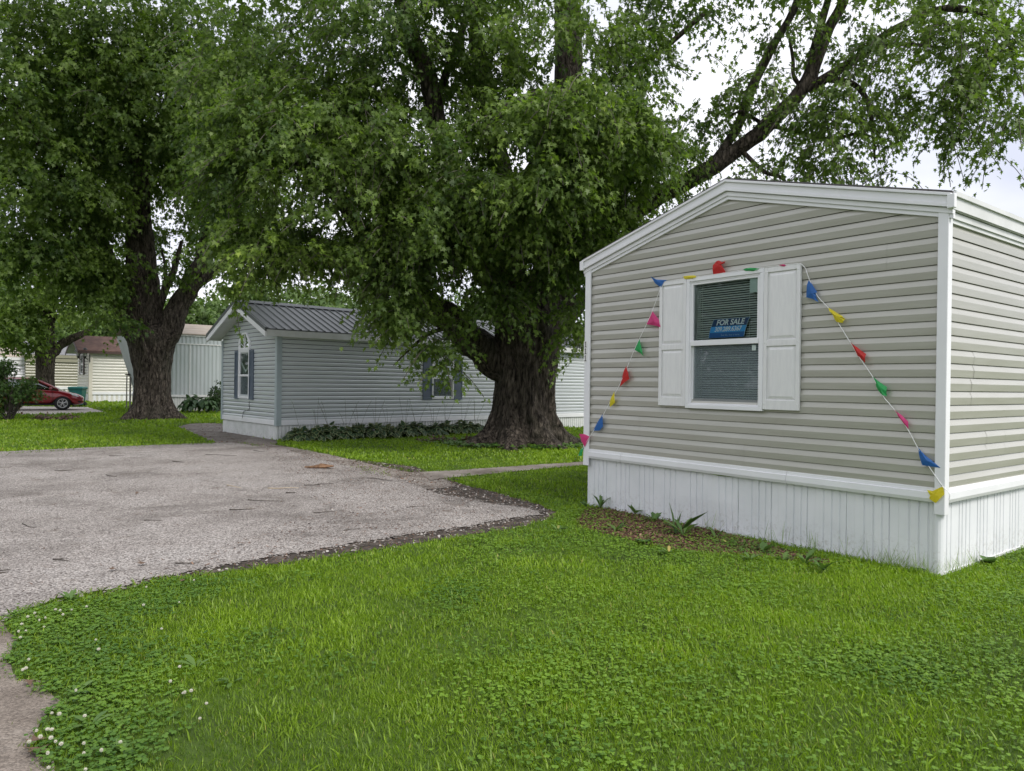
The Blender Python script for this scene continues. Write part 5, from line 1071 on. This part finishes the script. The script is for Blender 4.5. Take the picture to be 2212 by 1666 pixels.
for i in range(n):
    t_ = i/(n-1); px = 632+(1005-632)*t_; p = HBM @ Vector((pick(HBI, px, 900, 0, True).x, -.50-.12*(i % 2), 0))
    where = ['at the corner nearest the drive' if i == 0 else 'nearest the roots of the big maple' if i == n-1 else 'in the middle of the row' if i == n//2 else None]
    ords = ['first', 'second', 'third', 'fourth', 'fifth', 'sixth', 'seventh', 'eighth', 'ninth', 'tenth', 'eleventh', 'twelfth', 'thirteenth']
    hosta(p, 'cream edged hosta along the blue home, %s from the drive end' % ords[i], 'hostas planted along the blue home', 100+i, .46 if i % 3 else .52, .30+.08*((i*7) % 3)/2, 130, True, 3 if i else 1, .95)
for i, (px, py) in enumerate(((410, 893), (428, 891), (447, 893), (462, 889))):
    hosta(G(px, py), 'plain green hosta in the clump by the metal home, %s from its left end' % ['first', 'second', 'third', 'fourth'][i], 'green hostas by the metal home', 130+i, .62, .78, 60, False, 0)
# ------------------------------------------------------------------ lawn
def lawn_ok(x, y, jit=.05):
    jx = x+jit*np.sin(x*23+y*7)*.6+np.random.default_rng(1).normal(size=x.shape)*jit*.6; jy = y+jit*np.sin(y*19-x*11)*.6+np.random.default_rng(2).normal(size=x.shape)*jit*.6
    ok = np.ones(x.shape, bool)
    for P_ in (P_DRIVE, P_BARE, P_PATH, P_WALK, P_ROAD, P_PAD): ok &= ~inpoly(jx, jy, P_)
    for mi, L_, W_, off in ((HNI, LN, W, .02), (HBI, LB, WB, 0), (HMI, LM, WM, 0), (HCI, LC, WC, 0)):
        m = np.array(mi); lx = m[0, 0]*x+m[0, 1]*y+m[0, 3]; ly = m[1, 0]*x+m[1, 1]*y+m[1, 3]; ok &= ~((lx > -off) & (lx < L_) & (ly > -off) & (ly < W_+off))
    for c, r in ((bA, 1.15), (bB, .95)): ok &= (x-c.x)**2+(y-c.y)**2 > r*r
    return ok
def fnoise(x, y, f, s): return np.array([noise.noise(Vector((a*f, b*f, s))) for a, b in zip(x, y)])
rg = np.random.default_rng(77)
def scatter(z0, z1, dens, margin=1.04, p=0):
    """positions over the visible wedge of ground between two distances"""
    hw_ = .715*margin; n = int(dens*hw_*(z1*z1-z0*z0)); y = np.sqrt(rg.random(n)*(z1*z1-z0*z0)+z0*z0); x = (rg.random(n)*2-1)*hw_*y; k = lawn_ok(x, y); return x[k], y[k]
def blades(x, y, h, w, lean=.5, segs=1):
    n = len(x); a = rg.random(n)*6.283; ln = rg.random(n)*lean; P = np.stack([x, y, np.zeros(n)], 1)
    return P, np.stack([np.cos(a)*ln, np.sin(a)*ln, np.ones(n)], 1), np.stack([-np.cos(a), -np.sin(a), np.full(n, .4)], 1)+rg.normal(size=(n, 3))*.3
BLADE = lambda w: np.array([(-w*.5, 0), (w*.5, 0), (w*.42, .55), (0, 1), (-w*.42, .55)])
bands = [(2.75, 4.2, 8500, .036, .10), (4.2, 6.2, 5600, .036, .13), (6.2, 9.5, 3200, .038, .20), (9.5, 15, 1300, .045, .30), (15, 24, 420, .06, .45), (24, 36, 110, .10, .5), (36, 62, 28, .13, .8)]
GX = []; 
for i, (a, c, dn, h, wr) in enumerate(bands):
    x, y = scatter(a, c, dn)
    mu = inpoly(x, y, P_MULCH); keep = ~mu | (rg.random(len(x)) < .16); x, y = x[keep], y[keep]
    pn = .95*fnoise(x, y, .45, 3.)+.25*fnoise(x, y, 1.1, 13.); pn2 = fnoise(x, y, 2.4, 8.); 
    hh_ = h*rg.uniform(.55, 1.25, len(x))*(1+.45*pn+.35*pn2); hh_ = np.maximum(hh_, h*.35)
    P_, ax, nr = blades(x, y, h, wr, .95)
    shade = .46+.42*pn+.30*pn2+rg.normal(size=len(x))*.2+(.06 if c < 10 else .0)
    shade = np.where(rg.random(len(x)) < .012, 1.0, np.minimum(shade, .9))
    o = leaf_mesh('grass', P_, ax, nr, hh_, shade, M['grass'], None, BLADE(wr*1.1), .22, 0); tag(o, kind='stuff', label='mown bright green lawn grass'); o['category'] = 'grass'
    GX.append(len(x))
x, y = scatter(2.75, 9, 420); keep = ~inpoly(x, y, P_MULCH); x, y = x[keep], y[keep]; pn = fnoise(x, y, .8, 13.)+rg.normal(size=len(x))*.25; x, y, pn = x[pn > 0], y[pn > 0], pn[pn > 0]
P_, ax, nr = blades(x, y, .08, .1, 1.1); o = leaf_mesh('coarse_grass', P_, ax, nr, rg.uniform(.035, .075, len(x)), np.clip(.35+pn*.9+rg.normal(size=len(x))*.12, 0, .92), M['grass'], None, BLADE(.12), .25, .1)
tag(o, 'broader coarse grass blades in the front lawn', 'grass', kind='stuff')
print('grass', GX)
# grass growing up against edges and skirting: longer ragged tufts
ex, ey = [], []
def edge_line(pts, n, wid):
    P_ = [Vector(G(*p)).to_2d() for p in pts]
    for i in range(len(P_)-1):
        L_ = (P_[i+1]-P_[i]).length
        for _ in range(int(n*L_)): q = P_[i].lerp(P_[i+1], random.random()); ex.append(q.x+random.gauss(0, wid)); ey.append(q.y+random.gauss(0, wid))
edge_line([(-20, 984), (200, 971), (400, 962), (480, 959)], 45, .10); edge_line([(590, 960), (733, 986), (887, 1020), (975, 1019), (1164, 1004), (1262, 998)], 60, .05)
edge_line([(968, 1035), (1191, 1014), (1262, 1008)], 80, .04); edge_line([(770, 1008), (830, 1028)], 50, .12); edge_line([(520, 958), (560, 966)], 40, .08)
edge_line([(20, 1330), (132, 1298), (250, 1276), (353, 1254), (515, 1235), (850, 1184)], 60, .02); edge_line([(1204, 1107), (1165, 1090), (1080, 1066), (968, 1036)], 60, .04)
ex, ey = np.array(ex), np.array(ey)
P_, ax, nr = blades(ex, ey, .1, .1, 1.3); leaf_mesh('edge_grass', P_, ax, nr, rg.uniform(.03, .085, len(ex)), rg.uniform(.15, .7, len(ex)), M['grass'], None, BLADE(.11), .5, 0)
tag(bpy.data.objects['edge_grass'], 'ragged grass fringe along the drive and path edges', 'grass', kind='stuff')
# thin wispy grass against the skirting corner
wx, wy = [], []
for _ in range(330):
    u = random.choice([random.uniform(0, .9), random.uniform(0, .5)]); q = HNM @ Vector((-.05-random.random()**2*.16, u, 0)) if random.random() < .7 else HNM @ Vector((random.uniform(-.05, .6), -.05-random.random()**2*.12, 0)); wx.append(q.x); wy.append(q.y)
for c_u, nn_ in ((1.1, 40), (1.55, 30), (2.3, 24)):
    for _ in range(nn_): q = HNM @ Vector((-.06-random.random()*.08, c_u+random.gauss(0, .08), 0)); wx.append(q.x); wy.append(q.y)
wx, wy = np.array(wx), np.array(wy); P_, ax, nr = blades(wx, wy, .2, .02, .95); leaf_mesh('wispy_grass', P_, ax, nr, rg.uniform(.08, .30, len(wx))*rg.uniform(.5, 1, len(wx)), rg.uniform(.1, .8, len(wx)), M['grass'], None, BLADE(.016), .04, 0)
tag(bpy.data.objects['wispy_grass'], 'thin wispy grass at the foot of the white skirting corner', 'grass', kind='stuff')
# clover
def clover_at(x, y, h=.04, s=.018, name='clover', label='low clover ground cover', tb=.4, m='clover'):
    n = len(x); a = rg.random(n)*6.283; hh_ = h*rg.uniform(.5, 1.3, n); P3, A3, N3 = [], [], []; tl = rg.normal(size=(n, 2))*.25
    for k_ in range(3):
        b_ = a+k_*2.094; P3.append(np.stack([x, y, hh_], 1)); A3.append(np.stack([np.cos(b_), np.sin(b_), rg.normal(size=n)*.22], 1)); N3.append(np.stack([tl[:, 0], tl[:, 1], np.ones(n)], 1))
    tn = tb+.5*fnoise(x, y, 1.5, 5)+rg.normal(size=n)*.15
    o = leaf_mesh(name, np.concatenate(P3), np.concatenate(A3), np.concatenate(N3), np.tile(s*rg.uniform(.7, 1.3, n), 3), np.tile(tn, 3), M[m], None, HEXA, .1, -.1); return tag(o, label, 'clover', kind='stuff')
x, y = scatter(2.75, 8.5, 2500); pn = fnoise(x, y, 1.1, 21.)-.10; 
left = np.exp(-((x/np.maximum(y, .1)+.62)/.22)**2)       # clover is thickest along the road edge
k_ = (pn+.9*left+rg.normal(size=len(x))*.18) > .46; clover_at(x[k_], y[k_], .034, .0135)
x, y = scatter(2.75, 10.5, 1500); k_ = (x > -.5) & (fnoise(x, y, .9, 41.)+rg.normal(size=len(x))*.4+.10*x/np.maximum(y, 1) > .22); clover_at(x[k_], y[k_], .034, .0135, 'creeping_weeds', 'round leaved creeping weeds through the lawn', .75)
print('clover', k_.sum())
# white clover heads, each its own flower
CF = [(60, 1330), (75, 1322), (85, 1338), (47, 1345), (95, 1349), (98, 1333), (130, 1317), (136, 1327), (120, 1312), (187, 1307), (155, 1312), (56, 1357), (40, 1363), (44, 1372), (62, 1421), (49, 1445), (56, 1441), (207, 1376), (213, 1400), (388, 1437), (368, 1469), (397, 1491), (399, 1494), (413, 1490), (446, 1512), (164, 1490), (183, 1542), (112, 1533), (128, 1541), (79, 1575), (103, 1567), (112, 1568), (87, 1590), (63, 1600), (110, 1592), (120, 1594), (132, 1604), (181, 1601), (181, 1620), (103, 1626), (219, 1619), (184, 1653), (105, 1653), (260, 1597), (432, 1544), (387, 1296), (419, 1252), (316, 1266), (349, 1353), (310, 1306)]
f0 = MB(); 
for i in range(46):
    ph = math.acos(1-2*(i+.5)/46); th = i*2.4; d = Vector((math.sin(ph)*math.cos(th), math.sin(ph)*math.sin(th), math.cos(ph))); s_ = d.orthogonal().normalized(); t2 = d.cross(s_)
    c = d*.006; e = d*.0115+Vector((0, 0, .002)); f0.add([c+s_*.0022, c+t2*.0022, c-s_*.0022, c-t2*.0022, e], [(0, 1, 4), (1, 2, 4), (2, 3, 4), (3, 0, 4)])
fl0 = f0.build('flower_head', mat('clover_flower_white', (.48, .48, .38, 1), .8, (.62, .58, .52, 1), 60)); fm = fl0.data
s0 = MB(); s0.tube([(0, 0, 0), (.003, 0, .03), (0, 0, .058)], .0012, 4); sm = s0.build('stem', M['weed']).data
for o in list(bpy.data.objects):
    if o.name in ('flower_head', 'stem') and o.parent is None: bpy.data.objects.remove(o)
for i, (px, py) in enumerate(CF):
    zone = 'in the clover patch by the road bend' if px < 220 and py < 1400 else 'near the bottom left corner of the lawn' if py > 1500 else 'among the grass of the front lawn'
    r_ = empty('clover_flower', G(px, py, .055)*1, random.uniform(0, 6), 'small round white clover flower head ' + zone, 'flower', 'white clover flowers '+zone); r_.location.z = 0; s_ = random.uniform(.6, 1.05); r_.scale = (s_, s_, random.uniform(.6, .85))
    for nm, me, z in (('flower_head', fm, .062), ('stem', sm, 0)): o = bpy.data.objects.new(nm, me); COL.objects.link(o); o.parent = r_; o.location.z = z
# broad-leaved weeds
def weed(px, py, label, n=9, ln=.12, up=.5, seed=0, shape=None, name='weed', group=None, tint=(.1, .8), wd=1.0):
    ln *= .78; tint = (tint[0]+.15, min(1, tint[1]+.15))
    p = G(px, py); p.z = 0; t = empty(name, p, 0, label, 'weed', group); g_ = np.random.default_rng(seed); a = g_.random(n)*6.283
    shp = np.array([(0, 0), (.05, .12), (.09, .3), (.16, .5), (.13, .62), (.17, .78), (0, 1), (-.17, .78), (-.13, .62), (-.16, .5), (-.09, .3), (-.05, .12)])*np.array([wd, 1]) if shape is None else shape
    ax = np.stack([np.cos(a), np.sin(a), up*g_.uniform(.5, 1.6, n)], 1); leaf_mesh('leaves', np.stack([np.cos(a)*.01, np.sin(a)*.01, np.full(n, .015)], 1), ax, np.stack([-np.cos(a)*up, -np.sin(a)*up, np.ones(n)], 1), ln*g_.uniform(.6, 1.15, n), g_.uniform(*tint, n), M['weed'], t, shp, .45, .2)
    return t
weed(1476, 1160, 'tallest weed, upright long leaved clump in the mulch by the skirting', 9, .30, 1.8, 1, tint=(0, .5), wd=.7)
blade_sh = BLADE(.06)
weed(1459, 1156, 'narrow sword leaved iris shoot standing in the mulch bed', 4, .46, 2.6, 12, blade_sh, tint=(.1, .4))
weed(1372, 1112, 'weed with spoon shaped leaves left of the iris shoot', 5, .26, 1.9, 2, OVAL*np.array([.7, 1]), tint=(.2, .6))
weed(1412, 1130, 'leafy weed between the spoon leaved weed and the iris shoot', 10, .17, 1.5, 3, tint=(0, .9))
weed(1392, 1176, 'dark mallow clump at the front edge of the mulch bed', 18, .09, .9, 4, HEXA, tint=(0, .2))
weed(1330, 1150, 'serrated weed at the left end of the mulch bed', 9, .15, 1.3, 5); weed(1268, 1100, 'small sprouting weed at the left corner of the skirting', 8, .16, 2.2, 6, tint=(0, .4)); weed(1297, 1100, 'tall thin seeding weed beside the left end of the skirting', 8, .24, 3, 7, tint=(0, .3), wd=.6)
weed(1546, 1166, 'pair of upright leaves growing beside the bent skirting panel', 3, .2, 2.4, 8, OVAL*np.array([.45, 1])); weed(1572, 1180, 'low yellowed weed in front of the bent skirting panel', 8, .11, 1, 9, tint=(.5, 1))
weed(1650, 1196, 'weed with one dark broad leaf near the middle of the skirting', 4, .17, 2, 10, OVAL*np.array([.8, 1]), tint=(0, .2)); weed(1690, 1214, 'dandelion leaves at the right part of the mulch bed', 9, .14, 1.2, 11)
weed(1738, 1222, 'toothed dandelion leaves standing up against the skirting', 7, .2, 2, 13, tint=(.1, .4)); weed(1778, 1236, 'larger toothed dandelion right of the mulch bed', 9, .19, 1.6, 14, tint=(.1, .4)); weed(2135, 1222, 'heart leaved weed climbing the side skirting right of the corner', 12, .12, 1.6, 15, HEXA, tint=(.1, .4))
weed(1980, 1240, 'dark round leaved weed at the skirting corner', 10, .09, 1, 16, HEXA, tint=(0, .15)); weed(1445, 1200, 'pale leafy weed at the front of the mulch, below the iris shoot', 9, .13, 1.1, 17, tint=(.3, 1)); weed(1620, 1212, 'broad low weed in the grass before the mulch bed', 10, .12, .8, 18)
weed(152, 1302, 'upright dandelion at the edge of the drive above the clover', 11, .11, 1.6, 19, tint=(.1, .5)); weed(425, 1447, 'pale grey green torn leaf weed in the front lawn', 6, .13, .9, 20, tint=(.6, .8)); weed(500, 1480, 'broad leaved weed in the middle of the front lawn', 7, .09, .8, 21); weed(165, 1505, 'dandelion rosette in the clover near the road', 9, .10, .8, 22); weed(195, 1575, 'large dandelion rosette at the bottom left of the lawn', 10, .10, .9, 23)
weed(270, 1627, 'broad leaved plantain at the bottom of the lawn', 7, .09, .8, 24, OVAL); weed(1205, 1150, 'tangled weed where the drive tip meets the lawn', 14, .13, 1.1, 25, tint=(.2, 1)); weed(1010, 1028, 'weed in the crack between path and drive', 8, .1, .9, 26)
# low ground cover round the roots
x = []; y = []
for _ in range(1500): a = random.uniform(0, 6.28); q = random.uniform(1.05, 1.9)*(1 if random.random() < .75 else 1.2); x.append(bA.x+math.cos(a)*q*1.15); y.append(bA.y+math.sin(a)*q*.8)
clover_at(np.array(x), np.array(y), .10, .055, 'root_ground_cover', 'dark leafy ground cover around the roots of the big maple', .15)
# ------------------------------------------------------------------ litter on the drive
def stick(px, py, L_, ang, r, label, m='twig', kinks=3, fork=False):
    r *= .62; L_ *= random.Random(px+py).uniform(.6, 1.05); ang += random.Random(px*3+py).uniform(-38, 38)
    p = G(px, py); p.z = .014+r; t = MB(); rr = random.Random(int(px*7+py)); pts = [Vector((L_*(i/kinks-.5), rr.uniform(-.05, .05)*L_, rr.uniform(0, .02)*L_)) for i in range(kinks+1)]
    t.tube(curve_pts(pts, 3), [r*(1-.5*i/(kinks*3)) for i in range(kinks*3+1)], 6, jit=.4)
    if fork: t.tube([pts[1], pts[1]+Vector((L_*.25, L_*.12, .01)), pts[1]+Vector((L_*.4, L_*.3, 0))], [r*.7, r*.5, r*.3], 5)
    o = t.build('stick', M[m], None, smooth=True, loc=p, fixn=False); o.rotation_euler = (0, 0, R(ang)); return tag(o, label, 'stick', 'sticks fallen on the drive')
M['bark_chip'] = mat('torn_bark', (.09, .05, .03, 1), .85, (.26, .15, .08, 1), 14, 6, .5, 30); M['pale_stick'] = mat('pale_wood', (.42, .33, .22, 1), .8, (.55, .46, .33, 1), 20)
SK = [(600, 966, .9, 4, .012, 'long thin forked stick at the top of the drive near the concrete path', 1), (560, 977, .6, -3, .01, 'stick lying just below the forked one at the top of the drive', 0), (478, 986, 1.0, 2, .009, 'long twig in the middle far part of the drive', 0), (385, 1000, .5, 8, .012, 'dark stick right of the drive centre, far half', 0),
      (252, 967+20, .45, 0, .010, 'short dark stick near the far lawn edge', 0), (820, 992+47, .55, -2, .011, 'thin stick right of the bark slab', 0), (690, 1050, .5, -4, .010, 'curved twig in the right half of the drive', 1), (628, 1068, .22, 25, .014, 'short thick stick pointing up right in the middle of the drive', 0), (575, 1085, .55, -3, .009, 'straight thin twig in the near middle of the drive', 0),
      (520, 1105, .36, -6, .013, 'brown stick left of the drive middle', 0), (240, 1046-15, .42, 1, .012, 'stick on the left side of the drive', 0), (140, 1020, .5, 10, .009, 'slender twig at the left of the drive, far part', 1), (405, 1222, .26, 2, .011, 'thick stick near the soil edge of the drive', 0), (131, 1215, .22, 10, .012, 'forked brown stick near the left front of the drive', 1),
      (10, 1236, .13, 0, .008, 'upper of two short sticks at the left edge of the photo', 0), (8, 1242, .10, 4, .009, 'lower of two short sticks at the left edge of the photo', 0), (700, 1110, .4, 6, .009, 'grey twig in the right half of the drive, near part', 0), (900, 1098, .3, -5, .008, 'fine twig near the right point of the drive', 0), (330, 1128, .3, 12, .008, 'fine brown twig in the near left part of the drive', 0), (60, 1140, .35, -8, .008, 'faint twig at the left margin of the drive', 0), (760, 1148, .28, 4, .008, 'little twig near the soil strip', 0), (1000, 1040, .5, 15, .012, 'stick on the soil between drive and walkway', 0)]
for px, py, L_, a, r, lab, fk in SK: stick(px, py, L_, a, r, lab, fork=bool(fk))
stick(506, 1062-8, .42, -4, .010, 'pale peeled stick, left of a pair in the middle of the drive', 'pale_stick'); stick(612, 1058, .46, 6, .010, 'pale peeled stick, right of a pair in the middle of the drive', 'pale_stick')
b = MB(); rr = random.Random(4)
for i in range(5): b.tube(curve_pts([Vector((-.28+.05*i, .02*i-.04, .012)), Vector((0, .03*i-.06, .02+.006*i)), Vector((.26-.03*i, .025*i-.05, .04))], 3), [.012, .02, .028, .03, .028, .02, .012], 5, jit=.6)
o = b.build('bark_slab', M['bark_chip'], None, loc=G(692, 1013)+Vector((0, 0, .02)), fixn=False); tag(o, 'torn slab of orange brown bark lying on the far right part of the drive', 'bark')
def fallen(px, py, s, label, z=.022, col='dead'):
    p = G(px, py); o = leaf_mesh('fallen_leaf', np.array([[0, 0, .012]]), np.array([[math.cos(px), math.sin(px), .15]]), np.array([[.1, .2, 1]]), s, np.array([.7]), M[col], None, LEAF5, .3, .25); o.location = (p.x, p.y, z); return tag(o, label, 'leaf', 'fallen leaves')
fallen(84, 1640, .11, 'curled brown fallen leaf at the bottom left, at the lawn edge', .014); fallen(62, 1480, .07, 'brown leaf at the clover edge on the old road', .014); fallen(64, 1618, .08, 'pale dry leaf above the curled brown one at the bottom left', .014); fallen(303, 1227, .09, 'grey brown leaf on the drive left of the soil strip'); fallen(240, 1239, .08, 'small crumpled leaf on the drive above the clover'); fallen(400, 1262, .06, 'tan leaf at the lawn edge below the soil strip'); fallen(515, 1180, .07, 'dull leaf on the front middle of the drive'); fallen(300, 1069, .09, 'tan leaf cluster on the left middle of the drive')
# debris in the mulch, soil and path: bark crumbs and pebbles nobody could count
def crumbs(name, poly, n, s, m, label, z, shape=OVAL, lift=.6, tint=(0, 1)):
    P_ = np.array(poly); x = rg.uniform(P_[:, 0].min(), P_[:, 0].max(), n); y = rg.uniform(P_[:, 1].min(), P_[:, 1].max(), n); k = inpoly(x, y, poly); x, y = x[k], y[k]; n = len(x)
    o = leaf_mesh(name, np.stack([x, y, np.full(n, z)+rg.random(n)*.01], 1), rg.normal(size=(n, 3))*np.array([1, 1, .25]), rg.normal(size=(n, 3))*lift+np.array([0, 0, 1]), s*rg.uniform(.5, 1.4, n), rg.uniform(*tint, n), m, None, shape, .5, .1); return tag(o, label, name.replace('_', ' '), kind='stuff')
M['chips'] = leafm('mulch_chips', (.05, .028, .02, 1), (.2, .115, .075, 1), (.34, .22, .15, 1), trans=0, rough=.9); M['stone'] = leafm('loose_stones', (.2, .18, .165, 1), (.36, .33, .305, 1), (.45, .43, .4, 1), trans=0, rough=.9)
crumbs('bark_mulch', P_MULCH, 13000, .035, M['chips'], 'brown bark mulch in front of the skirting', .012, OVAL*np.array([.7, 1]))
crumbs('loose_gravel', P_BARE, 14000, .022, M['stone'], 'loose gravel and grit along the crumbled drive edge', .008, HEXA, .3)
crumbs('soil_litter', P_BARE, 26000, .03, M['chips'], 'dry brown litter on the crumbled drive edge', .01, OVAL*np.array([.35, 1]), .4)
crumbs('path_litter', P_PATH, 6000, .05, M['chips'], 'brown leaf litter on the worn path', .014, OVAL*np.array([.5, 1]), .4)
ed = rough(P_DRIVE, .045, .06, 6, 260); sx_, sy_ = [], []
for (a_, b_) in ed:
    if -14 < a_ < 8 and 2.5 < b_ < 24:
        for _ in range(5): sx_.append(a_+random.gauss(0, .06)); sy_.append(b_+random.gauss(0, .05))
n = len(sx_); o = leaf_mesh('edge_stones', np.stack([np.array(sx_), np.array(sy_), np.full(n, .013)], 1), rg.normal(size=(n, 3))*np.array([1, 1, .1]), rg.normal(size=(n, 3))*.15+np.array([0, 0, 1]), .028*rg.uniform(.4, 1.3, n), rg.uniform(0, .6, n), M['stone'], None, HEXA, .1, .05)
tag(o, 'loose stones broken off along the edge of the drive', 'gravel', kind='stuff')
crumbs('drive_litter', P_DRIVE, 5000, .035, M['chips'], 'fine twig litter strewn on the drive', .02, OVAL*np.array([.25, 1]), .15, (0, .6))
